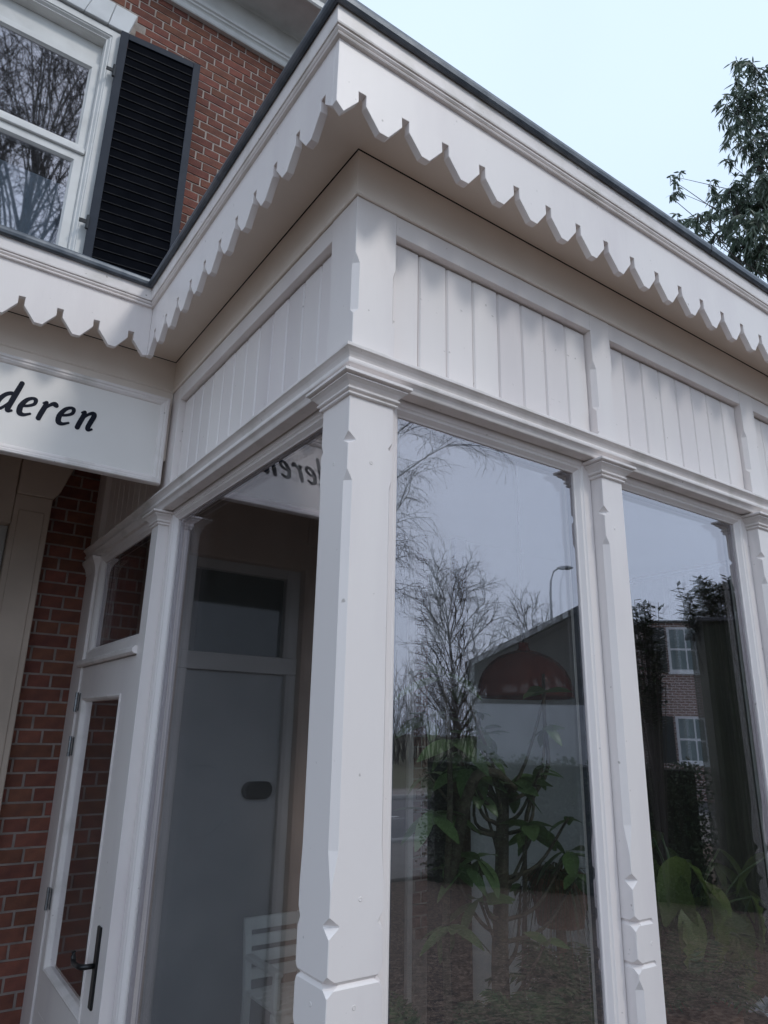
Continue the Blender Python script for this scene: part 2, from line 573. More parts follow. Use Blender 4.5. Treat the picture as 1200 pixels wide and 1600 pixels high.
T0 = 0.0012
POST_Z = [(2.584, T0, 0), (2.417, T0, 0), (2.401, .021, 0), (2.398, .021, 0), (2.387, T0, 0), (2.322, T0, 0), (2.298, .0145, 0), (1.52, .0145, 0), (1.45, T0, 0),
          (1.404, T0, 0), (1.388, .023, 0), (1.385, .023, 0), (1.367, T0, 0), (1.305, T0, 0), (1.2945, .016, 0), (1.288, .023, .005), (1.2805, .014, 0), (1.270, T0, 0),
          (1.208, T0, 0), (1.1975, .016, 0), (1.191, .023, .005), (1.1835, .014, 0), (1.173, T0, 0), (1.160, T0, 0), (1.138, .0145, 0), (0.72, .0145, 0), (0.66, T0, 0), (0.0, T0, 0)]


def carved(x0, x1, y0, y1, zc, T, one=False):
    rings = []
    for z, c, i in zc:
        k = T0 if one else max(T0, c * .62)
        kb = T0 if one else max(T0, c * .42)
        a0, a1, b0, b1 = x0 + i, x1 - (0 if one else i), y0 + i, y1 - (0 if one else i)
        w = x1 - x0
        yf = y0 if one else b0
        rings.append([(a0 + c, b0, z), (x0 + w * .70, b0, z), (x0 + w * .78, yf, z), (a1 - k, yf, z), (a1, yf + k, z), (a1, b1 - kb, z), (a1 - kb, b1, z),
                      (a0 + kb, b1, z), (a0, b1 - kb, z), (a0, b0 + c, z)])
    return MB(T).loft(rings)


CAP = [(0.0005, 2.509), (.0055, 2.510), (.0078, 2.5125), (.0078, 2.516), (.0040, 2.5178), (.0045, 2.5195), (.0100, 2.521), (.0122, 2.5235), (.0122, 2.527), (.0078, 2.529), (.0085, 2.531),
       (.0115, 2.534), (.0165, 2.540), (.0235, 2.5455), (.0262, 2.547), (.0262, 2.5495), (.0218, 2.5505), (.0222, 2.5520), (.0322, 2.5535), (.0346, 2.555), (.0346, 2.5605), (.0335, 2.562), (.0, 2.5625)]


def capital(x0, x1, y0, y1, T, back, parent):
    rings = []
    for o, z in CAP:
        bo = o if back else 0
        rings.append([(x0 - o, y0 - o, z), (x1 + o, y0 - o, z), (x1 + o, y1 + bo, z), (x0 - o, y1 + bo, z)])
    c = MB(T).loft(rings).build('capital', 'trim', parent)
    c2 = MB(T)
    c2.box(x0 - .004, x1 + .004, y0 - .004, y1, 2.5625, 2.584)
    c2.build('capital_block', 'trim', parent, bevel=.001)
    return c


def plug(u, d, z, T, parent):
    """shallow round filler over a sunk fixing"""
    p = MB(T)
    n = 12
    rings = []
    for r, dd in ((.0048, .0002), (.0042, -.0009), (.0026, -.0004), (.0012, .0001)):
        rings.append([(u + r * math.cos(2 * math.pi * k / n), d + dd, z + r * math.sin(2 * math.pi * k / n)) for k in range(n)])
    p.loft(rings).build('fixing_plug', 'trim', parent, smooth=True)


cp = carved(0, .127, 0, .125, POST_Z, Fm).build('corner_post', 'paint', bay)
capital(0, .127, 0, .125, Fm, True, cp)
for u, z in ((.066, 2.352), (.062, 1.247), (.07, 1.43)):
    plug(u, 0, z, Fm, cp)
for u, z in ((.062, 2.352), (.058, 1.247)):
    plug(u, 0, z, Lm, cp)
for x in PIL:
    p = carved(x, x + PW2, 0, .060, POST_Z, Fm, True).build('pilaster', 'paint', bay)
    capital(x, x + PW2, 0, .042, Fm, False, p)
    plug(x + .045, 0, 2.352, Fm, p)
    plug(x + .062, 0, 1.236, Fm, p)
LP0, LP1 = 1.418, 1.502
POST_L = [(2.584, T0, 0), (0, T0, 0)]
p = carved(LP0, LP1, 0, .060, POST_L, Lm).build('pilaster', 'paint', bay)
capital(LP0, LP1, 0, .042, Lm, False, p)
FP0, FP1 = 2.412, 2.50
p = carved(FP0, FP1, 0, .075, POST_L, Lm).build('pilaster', 'paint', bay)
mb = MB(Lm)
mb.loft([[(FP0 - o, -o, z), (FP1 + .11, -o, z), (FP1 + .11, .04, z), (FP0 - o, .04, z)] for o, z in ((.0005, 2.49), (.004, 2.51), (.012, 2.53), (.026, 2.55), (.028, 2.5625), (0, 2.563))])
mb.build('capital', 'trim', p)
mb = MB(Lm)
mb.box(FP1 + .001, YH - .001, .004, .085, 0, 2.583)
mb.build('wall_post', 'paint', bay)

# ledge above the windows
LEDGE = [(-.058, 2.590), (-.037, 2.590), (-.037, 2.566), (0.001, 2.566), (.0030, 2.5685), (.0050, 2.574), (.0085, 2.580), (.0140, 2.5845), (.0175, 2.5865), (.0185, 2.590), (.0185, 2.5955), (.0165, 2.5985), (.0125, 2.600), (.0125, 2.603),
         (.0145, 2.608), (.0185, 2.6145), (.0245, 2.6205), (.0270, 2.622), (.0290, 2.6235), (.0290, 2.6305), (.0275, 2.6325), (.008, 2.642), (-.058, 2.646)]
sweep([(XE + .05, 0), (0, 0), (0, YH - .003)], LEDGE).build('ledge_moulding', 'trim', bay)

# frieze: boards, rails and planks
FZ = [(3.086, T0, 0), (2.912, T0, 0), (2.886, .0145, 0), (2.750, .0145, 0), (2.734, T0, 0), (2.6405, T0, 0)]
carved(0, .127, 0, .125, FZ, Fm).build('frieze_corner_board', 'paint', bay)
for x in PIL:
    carved(x, x + PW2, 0.0004, .062, FZ, Fm).build('frieze_mullion', 'paint', bay)
FZ0 = [(3.086, T0, 0), (2.6405, T0, 0)]
carved(1.336, 1.47, 0.0004, .062, FZ0, Lm).build('frieze_mullion', 'paint', bay)
carved(2.455, YH - .002, 0.0004, .062, FZ0, Lm).build('frieze_mullion', 'paint', bay)


def panel(u0, u1, n, T):
    rail = MB(T)
    rail.box(u0 + .0005, u1 - .0005, .0012, .062, 3.024, 3.0855)
    rail.build('frieze_rail', 'paint', bay, bevel=.0012)
    fp = MB(T)
    fp.box(u0 + .001, u1 - .001, .0625, .075, 2.62, 3.10)
    fp = fp.build('frieze_panel', 'black', bay)
    w = (u1 - u0) / n
    for i in range(n):
        a, b = u0 + i * w, u0 + (i + 1) * w
        pl = MB(T)
        g, v, jd = .0007, .0048, rnd.uniform(-.0007, .0007)
        pts = [(a + g, .0622), (a + g, .0325), (a + g + v, .027 + jd), (b - g - v, .027 + jd), (b - g, .0325), (b - g, .0622)]
        pl.loft([[(x, y, z) for x, y in pts] for z in (2.638, 3.0175)])
        pl.build('plank', 'paint_plank', fp)


ends = [.127] + [x + PW2 for x in PIL]
for i, x in enumerate(PIL):
    panel(ends[i], x, 8, Fm)
panel(.125, 1.336, 12, Lm)
panel(1.47, 2.455, 10, Lm)
ARCH = [(-.06, 3.0865), (.0005, 3.0865), (.003, 3.0845), (.007, 3.0855), (.0095, 3.0895), (.0085, 3.094), (.006, 3.0965), (.0062, 3.226), (-.06, 3.226)]
sweep([(XE + .05, 0), (0, 0), (0, 1.43), (-2.6, 1.43)], ARCH).build('architrave', 'paint_soffit', bay)

# eaves: soffit, scalloped valance, moulding, zinc edge
OV = .173
YP = 1.421 - OV                                # face of the eaves over the porch
sf = MB()
zs0, zs1 = 3.2275, 3.240
for (x0, x1, y0, y1) in ((-OV + .021, XE + .1, -OV + .021, -.0095), (-OV + .021, -.0095, -.0095, 1.4195), (-2.6, -OV + .021, YP + .021, 1.4195)):
    sf.box(x0, x1, y0, y1, zs0, zs1)
sf.build('soffit', 'paint_soffit', bay)
gp = MB()
gp.box(-.03, XE + .1, -.03, .05, 3.2405, 3.255)
gp.box(-.03, .05, .0505, 1.47, 3.2405, 3.255)
gp.box(-2.6, -.031, 1.40, 1.47, 3.2405, 3.255)
gp.build('soffit_gap', 'black', bay)

PIT, NW, ND = .1284, .0105, .0415


def valance(u0, u1, first, T, face, sgn=1, closed_lo=None, closed_hi=None):
    """toothed board: face depth 'face', 20 mm thick, notches every PIT from 'first'"""
    top, zt, zn, zb = 3.36, 3.207, 3.176, 3.1215
    pts = [(u0, top), (u0, 3.142)]
    c = first
    n = 0
    while c - NW - ND < u1 + 1e-6:
        j = [rnd.uniform(-.0012, .0012) for _ in range(6)]
        seq = [(c - NW - ND + j[0], zb + j[1]), (c - NW, zn + j[2]), (c - NW - .001, zt - .001), (c + NW, zt + j[3]), (c + NW, zn - .002), (c + NW + ND + j[4], zb + j[5])]
        seq = [(u, z) for u, z in seq if u0 + .004 < u < u1 - .004]
        pts += seq
        c += PIT
        n += 1
    pts += [(u1, pts[-1][1] + .004), (u1, top)]
    return MB(T).poly(pts, face, face + .020)


va = valance(-OV, XE + .1, -OV + .0715, Fm, -OV)
va.build('valance_board', 'paint', bay, bevel=.0008)
va = valance(-OV + .0205, YP + .019, -OV + .0658, Lm, -OV)
va.build('valance_board', 'paint', bay, bevel=.0008)
first = -0.2418 - PIT * 18
va = valance(-2.6, -OV - .0005, first, Fm, YP)
va.build('valance_board', 'paint', bay, bevel=.0008)

EAVES = [(-.012, 3.345), (.0004, 3.3325), (.0092, 3.3335), (.0112, 3.3370), (.0095, 3.3408), (.0030, 3.3418), (.0030, 3.3442), (.0100, 3.3458), (.0132, 3.3498), (.0128, 3.3532), (.0060, 3.3543), (.0060, 3.3565),
         (.0155, 3.3578), (.0168, 3.362), (.0188, 3.412), (-.012, 3.412)]
path = [(XE + .1, -OV), (-OV, -OV), (-OV, YP), (-2.6, YP)]
sweep(path, EAVES).build('eaves_moulding', 'trim', bay)
ZINC = [(-.01, 3.4125), (.0190, 3.4125), (.0225, 3.406), (.0300, 3.4065), (.0345, 3.413), (.0365, 3.424), (.0350, 3.435), (.0290, 3.4425), (.016, 3.446), (-.01, 3.446)]
sweep(path, ZINC).build('zinc_roof_edge', 'zinc', bay)
ZS = [(o + (.0012 if o > 0 else 0), z + (.0012 if z > 3.43 else -.0008)) for o, z in ZINC]
for x in (3.3, 1.36):
    sweep([(x + .035, -OV), (x, -OV)], ZS).build('zinc_joint', 'zinc', bay)
sweep([(-OV, .52), (-OV, .555)], ZS).build('zinc_joint', 'zinc', bay)
sweep([(-.9, YP), (-.935, YP)], ZS).build('zinc_joint', 'zinc', bay)
rf = MB()
rf.box(-OV + .001, XE + .1, -OV + .001, YH - .004, 3.42, 3.4445)
rf.box(-2.6, -OV, YP + .001, YH - .004, 3.42, 3.4445)
rf.build('roof_deck', 'roof_felt', bay)

# windows
WPROF = [(0, .042), (.034, .042), (.0375, .0455), (.041, .0465), (.044, .0465), (.053, .058), (.057, .0605), (.057, .100), (0, .100)]


def window(u0, u1, z0, z1, T, parent, tilt=0.0, deep=0.0, name='window'):
    w = MB(T)
    w.frame(u0, u1, z0, z1, [(i, d + deep) for i, d in WPROF])
    w = w.build(name, 'paint', parent)
    i = .055
    g = MB(T)
    g.box(u0 + i, u1 - i, .064 + deep, .068 + deep, z0 + i, z1 - i)
    g = g.mesh('glass_pane')
    g.materials.append(M['glass'])
    g.materials.append(M['glass_edge'])
    for p in g.polygons:
        n = p.normal
        dn = n.y if T is Fm else n.x
        p.material_index = 0 if dn < -.9 else 1
    obj('glass_pane', g, None, w)
    g = MB(T)
    dz = tilt * (u1 - u0)
    dv = .0028
    g.add([(u0 + i, .0835 + deep + dz, z0 + i), (u1 - i, .0835 + deep, z0 + i), (u1 - i, .0835 + deep + dv, z1 - i), (u0 + i, .0835 + deep + dz + dv, z1 - i),
           (u0 + i, .0875 + deep + dz, z0 + i), (u1 - i, .0875 + deep, z0 + i), (u1 - i, .0875 + deep + dv, z1 - i), (u0 + i, .0875 + deep + dz + dv, z1 - i)],
          [(0, 3, 2, 1), (4, 5, 6, 7), (0, 1, 5, 4), (1, 2, 6, 5), (2, 3, 7, 6), (3, 0, 4, 7)])
    g = g.mesh('glass_pane')
    g.materials.append(M['glass_inner'])
    g.materials.append(M['glass_edge'])
    for p in g.polygons:
        n = p.normal
        dn = n.y if T is Fm else n.x
        p.material_index = 0 if dn < -.9 else 1
    obj('glass_pane', g, None, w)
    s = MB(T)
    s.frame(u0 + .0575, u1 - .0575, z0 + .0575, z1 - .0575, [(0, .0685 + deep), (.009, .0685 + deep), (.009, .0825 + deep), (0, .0825 + deep)])
    s.build('glazing_spacer', 'spacer', w)
    return w


m, t, b = newmat('glass_edge')
t.nodes.remove(b)
tr = N(t, 'ShaderNodeBsdfTransparent')
t.links.new(tr.outputs[0], t.nodes['Material Output'].inputs['Surface'])
M['glass_edge'] = m

ZT, ZB = 2.5835, .52
for i, x in enumerate(PIL):
    window(ends[i] + .0005, x - .0028, ZB, ZT, Fm, bay, tilt=.0065)
    mc = MB()
    mc.box(x - .0026, x + PW2, .0605, .098, .02, ZT)
    mc.build('mullion_gap_stop', 'black', bay)  # added black backing, stops light leaking through the gap beside the frame
window(.1255, LP0 - .0028, ZB, ZT, Lm, bay, tilt=.004)
mc = MB(Lm)
mc.box(LP0 - .0026, LP1, .0605, .098, .02, ZT)
mc.build('mullion_gap_stop', 'black', bay)
# panels below the windows
for i, x in enumerate(PIL):
    a = MB()
    a.box(ends[i] + .001, x - .001, .05, .10, .02, ZB - .001)
    a = a.build('apron_panel', 'paint', bay)
    s = MB()
    s.box(ends[i] + .001, x - .001, -.02, .049, ZB - .05, ZB - .001)
    s.build('window_sill', 'paint', a, bevel=.004)
a = MB(Lm)
a.box(.126, LP0 - .001, .05, .10, .02, ZB - .001)
a = a.build('apron_panel', 'paint', bay)

# porch door of the bay with its transom light
window(LP1 + .0005, FP0 - .0005, 2.045, ZT, Lm, bay, deep=-.028, name='transom_light')
s = sweep([(0, LP1 + .001), (0, FP0 + .05)], [(-.05, 2.012), (.010, 2.012), (.018, 2.020), (.018, 2.034), (.006, 2.044), (-.05, 2.044)])
s.build('transom_sill', 'trim', bay)
dleaf = MB(Lm)
du0, du1, dz0, dz1 = LP1 + .012, FP0 - .006, .03, 2.008
gu0, gu1, gz0, gz1 = 1.672, 2.325, .745, 1.868
dleaf.box(du0, gu0, .008, .052, dz0, dz1)
dleaf.box(gu1, du1, .008, .052, dz0, dz1)
dleaf.box(gu0, gu1, .008, .052, gz1, dz1)
dleaf.box(gu0, gu1, .008, .052, dz0, gz0)
door = dleaf.build('door', 'paint', bay)
d = MB(Lm)
d.frame(gu0 + .0005, gu1 - .0005, gz0 + .0005, gz1 - .0005, [(0, .004), (.006, .002), (.012, .006), (.018, .018), (.020, .026), (.020, .05), (0, .05)])
d.build('glazing_bead', 'trim', door)
d = MB(Lm)
d.box(gu0 + .018, gu1 - .018, .027, .031, gz0 + .018, gz1 - .018)
g = d.mesh('door_glass')
g.materials.append(M['glass'])
g.materials.append(M['glass_edge'])
for p in g.polygons:
    p.material_index = 0 if p.normal.x < -.9 else 1
obj('door_glass', g, None, door)
d = MB(Lm)
d.box(gu0 + .01, gu1 - .01, .0065, .0078, .15, .60)
d.build('door_panel', 'paint', door, bevel=.0006)
pl = MB(Lm)
pl.box(1.530, 1.566, -.001, .0078, .822, 1.072)
hd = pl.build('handle', 'iron', door, bevel=.002)
lv = MB(Lm)
lv.tube([(1.548, .0, .952), (1.548, -.026, .952), (1.556, -.040, .951), (1.585, -.045, .948), (1.625, -.046, .944), (1.650, -.046, .948), (1.662, -.046, .962), (1.660, -.046, .976)],
        [.009, .009, .0095, .0085, .008, .0085, .009, .0085], 10)
lv.build('lever', 'iron', hd, smooth=True)
for z0, z1 in ((1.803, 1.892), (1.603, 1.692), (.962, 1.052)):
    h = MB(Lm)
    n3 = (z1 - z0) / 4
    h.tube([(2.398, -.004, z0), (2.398, -.004, z0 + n3 * .95)], .0072, 10)
    h.tube([(2.398, -.004, z0 + n3), (2.398, -.004, z0 + n3 * 2.95)], .0066, 10)
    h.tube([(2.398, -.004, z0 + n3 * 3), (2.398, -.004, z1)], .0072, 10)
    h.box(2.37, 2.395, .0065, .0078, z0 + .004, z1 - .004)
    h.build('hinge', 'steel', door)

# inside of the bay
fl = MB()
fl.box(.10, XE, .10, YH - .05, .0, .06)
fl.build('floor', 'floor', bay)
ce = MB()
ce.box(.08, XE, .08, YH - .02, 3.12, 3.14)
ce.build('ceiling', 'plaster', bay)
bw = MB()
bw.box(2.60, XE, YH - .045, YH - .006, .06, 3.12)
bw.box(2.27, 2.49, YH - .040, YH - .006, 2.35, 3.12)
bw.build('back_wall', 'plaster', bay)
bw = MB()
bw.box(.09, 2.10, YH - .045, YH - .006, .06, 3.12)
M['plaster_shaded'] = surface('shaded_plaster', (0.13, 0.115, 0.10), (0.10, 0.09, 0.08), rough=0.9, scale=2)  # this stretch of back wall coloured darker to stand in for the dim interior
bw.build('back_wall', 'plaster_shaded', bay)
ew = MB()
ew.box(XE, XE + .06, .05, YH - .02, .0, 3.2)
ew.build('end_wall', 'wood_post', bay)
bp = MB()
bp.box(2.275, 2.485, YH - .03, YH - .006, .06, 2.345)
bp.build('dark_doorway', 'black', bay)
bp = MB()
bp.box(2.101, 2.139, YH - .07, YH - .006, .06, 3.12)
bp.build('door_casing', 'paint', bay)
bp = MB()
bp.box(2.487, 2.599, YH - .10, YH - .006, .06, 3.12)
bp.build('timber_post', 'wood_post', bay, bevel=.004)
pier = MB()
pier.box(2.14, 2.27, YH - .05, YH - .006, .06, 3.12)
pier = pier.build('brick_pier', 'mortar', bay)

# ------------------------------------------------------------------ brick pieces
def brickmesh(w, seed):
    r = random.Random(seed)
    h = .0565
    j = lambda a: r.uniform(-a, a)
    f = [(.002 + j(.002), j(.001), .002 + j(.002)), (w - .002 + j(.002), j(.001), .002 + j(.002)), (w - .002 + j(.002), j(.001), h - .002 + j(.002)), (.002 + j(.002), j(.001), h - .002 + j(.002))]
    mid = [(w * .5, j(.001), .001 + j(.001)), (w * .5, j(.001), h - .001 + j(.001))]
    e = [(0, .0035, 0), (w, .0035, 0), (w, .0035, h), (0, .0035, h)]
    b = [(0, .03, 0), (w, .03, 0), (w, .03, h), (0, .03, h)]
    mb = MB()
    mb.add(f + mid + e + b, [(0, 4, 5, 3), (4, 1, 2, 5), (6, 7, 1, 4, 0), (7, 8, 2, 1), (8, 9, 3, 5, 2), (9, 6, 0, 3),
                             (10, 11, 7, 6), (11, 12, 8, 7), (12, 13, 9, 8), (13, 10, 6, 9)])
    me = mb.mesh('brick')
    me.materials.append(M['brick'])
    return me


CUT = {}


def brickfor(kind, w):
    full = .0995 if kind else .2085
    if abs(w - full) < .002:
        return (BHD if kind else BST)[rnd.randrange(9)]
    key = round(w, 3)
    if key not in CUT:
        CUT[key] = brickmesh(key, int(key * 1000))
    return CUT[key]


BST = [brickmesh(.2085, s) for s in range(9)]
BHD = [brickmesh(.0995, 20 + s) for s in range(9)]
COURSE = .066


def bond(x0, x1, z0, z1):
    """English cross bond: (x, z, width kind)"""
    out = []
    for r in range(int(round(z0 / COURSE)), int(round(z1 / COURSE))):
        z = r * COURSE
        if r % 2 == 0:
            off = -.03 + (.11 if (r // 2) % 2 else 0)
            pit, kind = .22, 0
        else:
            off, pit, kind = -.10 + .01, .11, 1
        k0 = math.floor((x0 - off) / pit) - 1
        for k in range(k0, k0 + int((x1 - x0) / pit) + 4):
            x = off + k * pit
            w = .2085 if kind == 0 else .0995
            out.append((x + .0057, z + .005, kind, w))
    res = []
    for x, z, kind, w in out:
        a_, b_ = max(x, x0 + .003), min(x + w, x1 - .003)
        if b_ - a_ > .025:
            res.append((a_, z, kind, b_ - a_))
    return res


# ------------------------------------------------------------------ the brick house behind
house = thing('brick_house', 'red brick house with white cornice and dark shuttered upstairs window above the porch', 'house', (0, 3.5, 0))
wl = MB()
WX0, WX1, WZ0, WZ1 = -1.50, -.286, 3.80, 6.07       # upstairs window opening
EX0, EX1, EZ1 = -1.24, -.30, 2.86                  # entrance opening
for (x0, x1, z0, z1) in ((-4.5, WX0, 3.30, 6.75), (WX1, 5.6, 3.30, 6.75), (WX0, WX1, 3.30, WZ0), (WX0, WX1, WZ1, 6.75),
                         ):
    wl.box(x0, x1, YH + .0038, YH + .3, z0, z1)
wall = wl.build('wall', 'mortar', house)
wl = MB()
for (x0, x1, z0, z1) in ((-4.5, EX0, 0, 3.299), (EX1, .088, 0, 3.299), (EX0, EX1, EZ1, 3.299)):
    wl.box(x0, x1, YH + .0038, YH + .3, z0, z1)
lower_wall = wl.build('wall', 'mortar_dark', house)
wl = MB()
wl.box(.0885, 5.6, YH + .0, YH + .3, 0, 3.299)
wl.build('inner_wall', 'plaster', house)
wl = MB()
wl.box(-4.5, 5.6, 9.0, 9.3, 0, 6.75)
wl.box(-4.5, -4.2, YH + .3, 9.0, 0, 6.75)
wl.box(5.3, 5.6, YH + .3, 9.0, 0, 6.75)
wl.build('wall', 'mortar', house)

n_b = 0
loose = MB()
SB = MB()


def visible_brick(x, z, w):
    xm = x + w / 2
    if z < 3.1:
        return -.31 < xm < .07 and z > .40
    if z < 4.20:
        return False
    edge = 0.10 + (z - 4.30) * .36 + .10             # line of the bay's eaves as it crosses the wall
    lo = .10 + (z - 4.30) * .055 - .08 if z < 6.10 else -.42
    return lo < xm < edge


lintel_hole = lambda x, z, w: (x + w > -1.72 and x < -.215 and WZ1 - .03 < z < 6.30)
for (x0, x1, z0, z1) in ((-4.5, -1.5, 3.30, 6.66), (-.286, 5.6, 3.30, 6.66), (-1.5, -.286, 6.33, 6.66), (-.31, .08, 0, 3.29), (-4.5, -1.30, 0, 3.29), (-1.3, -.31, 2.90, 3.29)):
    for x, z, kind, w in bond(x0, x1, z0, z1):
        if lintel_hole(x, z, w):
            continue
        me = brickfor(kind, w)
        dy = rnd.uniform(-.0015, .0012)
        if visible_brick(x, z, w) and n_b < 300:
            o = obj('brick', me, None, wall if z > 3.29 else lower_wall, (x, YH + dy, z))
            n_b += 1
        else:
            kx = len(loose.v)
            loose.v += [(x + v.co.x, YH + dy + v.co.y, z + v.co.z) for v in me.vertices]
            loose.f += [tuple(i + kx for i in p.vertices) for p in me.polygons]
lm = bpy.data.meshes.new('brickwork')
lm.from_pydata(loose.v, [], loose.f)
M['brick_mass'] = surface('brick_mass', (0.20, 0.066, 0.050), (0.12, 0.041, 0.034), rough=0.88, scale=7, lo=0.3, hi=0.7, bump=0.6, bscale=120, bdist=0.004)
tag(obj('brickwork', lm, 'brick_mass', house), kind='stuff')
for x, z, kind, w in bond(2.14, 2.27, .5, 3.0):
    obj('brick', brickfor(kind, w), None, pier, (x, YH - .055, z))

# cornice of the house
CORN = [(-.05, 6.585), (.030, 6.585), (.036, 6.592), (.036, 6.630), (.042, 6.640), (.052, 6.648), (.055, 6.660), (.066, 6.668), (.070, 6.690), (.046, 6.695), (.046, 6.90), (.060, 6.905),
        (.37, 6.905), (.37, 6.880), (.385, 6.880), (.395, 6.892), (.395, 6.945), (.42, 6.965), (.44, 7.0), (.445, 7.03), (.445, 7.045), (-.05, 7.045)]
sweep([(5.6, YH), (-4.5, YH)], CORN).build('cornice', 'house_paint', house)
hr = MB()
hr.box(-4.5, 5.6, YH - .1, 9.3, 7.0455, 7.06)
hr.build('roof', 'roof_felt', house)

# upstairs window
wy = YH + .01
uw = MB()
uw.frame(WX0, WX1, WZ0, WZ1 - .01, [(0, YH - .035), (.045, YH - .035), (.050, YH - .028), (.055, YH - .028), (.068, YH - .012), (.074, YH - .012), (.080, YH + .012), (.080, YH + .20), (0, YH + .20)])
uwin = uw.build('window', 'house_paint', house)
sx0, sx1 = WX0 + .081, WX1 - .081
us = MB()
us.box(sx0, sx1, YH + .06, YH + .13, 5.80, WZ1 - .092)            # head of the upper sash
us.build('head_board', 'house_paint', uwin)
us = MB()
us.frame(sx0, sx1, 5.10, 5.80, [(0, YH + .028), (.042, YH + .028), (.050, YH + .040), (.055, YH + .045), (.055, YH + .075), (0, YH + .075)])
up_s = us.build('sash', 'house_paint', uwin)
g = MB()
g.box(sx0 + .054, sx1 - .054, YH + .047, YH + .050, 5.154, 5.746)
gm = g.mesh('glass_pane')
gm.materials.append(M['old_glass'])
obj('glass_pane', gm, None, up_s)
us = MB()
us.box(sx0, sx1, YH - .006, YH + .080, 5.062, 5.100)
us.build('transom_bar', 'house_paint', uwin, bevel=.004)
mid = (sx0 + sx1) / 2
for a, b_ in ((sx0, mid - .001), (mid + .001, sx1)):
    us = MB()
    us.frame(a, b_, 3.885, 5.060, [(0, YH + .012), (.048, YH + .012), (.056, YH + .024), (.060, YH + .030), (.060, YH + .065), (0, YH + .065)])
    s_ = us.build('sash', 'house_paint', uwin)
    g = MB()
    g.box(a + .059, b_ - .059, YH + .033, YH + .036, 3.944, 5.001)
    gm = g.mesh('glass_pane')
    gm.materials.append(M['old_glass'])
    obj('glass_pane', gm, None, s_)
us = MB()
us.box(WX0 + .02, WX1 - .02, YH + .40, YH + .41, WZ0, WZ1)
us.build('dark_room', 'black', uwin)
us = MB()
us.box(sx0 + .02, sx1 - .02, YH + .085, YH + .088, 3.9, 4.86)
M['blind'] = surface('pale_blind', (0.42, 0.50, 0.58), (0.36, 0.44, 0.52), rough=0.9)
us.build('blind', 'blind', uwin)
# splayed lintel of painted stones
LS = [-1.63, -1.45, -1.22, -.98, -.75, -.52, -.372, -.245]
LT = [-1.70, -1.50, -1.25, -.98, -.72, -.47, -.345, -.205]
ln = MB()
lt_root = MB()
lt_root.box(-1.60, -.29, YH + .002, YH + .20, WZ1 - .0095, WZ1 + .0)
lroot = lt_root.build('lintel', 'stone', house)
for i in range(len(LS) - 1):
    s_ = MB()
    zt = 6.262 if i != 3 else 6.33
    s_.poly([(LS[i] + .0012, WZ1 + .0005), (LS[i + 1] - .0012, WZ1 + .0005), (LT[i + 1] - .0012, zt), (LT[i] + .0012, zt)], YH - .055 - rnd.uniform(0, .003), YH + .02)
    s_.build('stone', 'stone', lroot, bevel=.004)

# louvred shutter, hinged on the window frame and standing slightly off the wall
HX, HY, SW, SZ0, SZ1 = -.288, YH - .045, .515, 4.13, 6.052
ang = R(-6.5)


def Sm(u, d, z):
    return (HX + u * math.cos(ang) + d * -math.sin(ang), HY + u * math.sin(ang) + d * math.cos(ang), z)


sh = MB(Sm)
sh.box(0, .050, -.034, 0, SZ0, SZ1)
sh.box(SW - .046, SW, -.034, 0, SZ0, SZ1)
sh.box(.0505, SW - .0465, -.033, -.001, SZ1 - .050, SZ1 - .0005)
sh.box(.0505, SW - .0465, -.033, -.001, SZ0, SZ0 + .06)
shut = sh.build('shutter', 'shutter_frame', house, bevel=.0015)
zz = SZ0 + .075
nsl = 27
st = (SZ1 - .055 - zz) / nsl
for i in range(nsl):
    z = zz + i * st
    s_ = MB(Sm)
    pr_ = [(-.030, z), (-.0315, z + .0035), (-.0215, z + st + .010), (-.014, z + st + .010), (-.022, z)]
    s_.loft([[(u, d, zz_) for d, zz_ in pr_] for u in (.0515, SW - .0475)])
    sm_ = s_.mesh('slat')
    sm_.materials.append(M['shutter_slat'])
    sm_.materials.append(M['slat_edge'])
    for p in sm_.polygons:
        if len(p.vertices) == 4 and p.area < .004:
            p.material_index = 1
    obj('slat', sm_, None, shut)
for z in (5.70, 4.55):
    h = MB(Sm)
    h.tube([(-.004, -.040, z - .045), (-.004, -.040, z + .045)], .009, 8)
    h.box(-.05, -.006, -.044, -.036, z - .012, z + .012)
    h.build('hinge', 'iron', shut)

# entrance of the house inside the porch
sr_ = MB()
sr_.box(-.40, -.226, YH - .055, YH + .02, .0, 2.862)
sr_.poly([(-.398, 2.8625), (-.226, 2.8625), (-.196, 2.905), (-.142, 3.075), (-.142, 3.225), (-.398, 3.225)], YH - .075, YH + .02)
sr_.box(-1.40, -1.155, YH - .055, YH + .02, .0, 2.862)
sr_.poly([(-1.402, 3.225), (-1.49, 3.225), (-1.49, 3.075), (-1.40, 2.8625), (-1.155, 2.8625), (-1.155, 3.225)], YH - .075, YH + .02)
sr_.box(-1.154, -.402, YH - .065, YH + .02, 2.70, 3.2245)
sro = sr_.build('door_surround', 'surround', house, bevel=.004)
fl_ = MB()
fl_.box(-.375, -.255, YH - .062, YH - .0555, .25, 2.78)
fl_.build('surround_panel', 'surround', sro, bevel=.003)
hd_ = MB()
hd_.box(-1.153, -.403, YH + .03, YH + .075, .02, 2.055)
hdoor = hd_.build('front_door', 'door', house)
fr_ = MB()
fr_.box(-1.153, -.403, YH - .01, YH + .08, 2.057, 2.155)
fr_.box(-1.153, -1.085, YH - .008, YH + .028, .02, 2.056)
fr_.box(-.47, -.403, YH - .008, YH + .028, .02, 2.056)
fr_.box(-1.153, -1.06, YH - .0, YH + .08, 2.156, 2.699)
fr_.box(-.47, -.403, YH - .0, YH + .08, 2.156, 2.699)
fr_.box(-1.059, -.471, YH + .0, YH + .08, 2.64, 2.699)
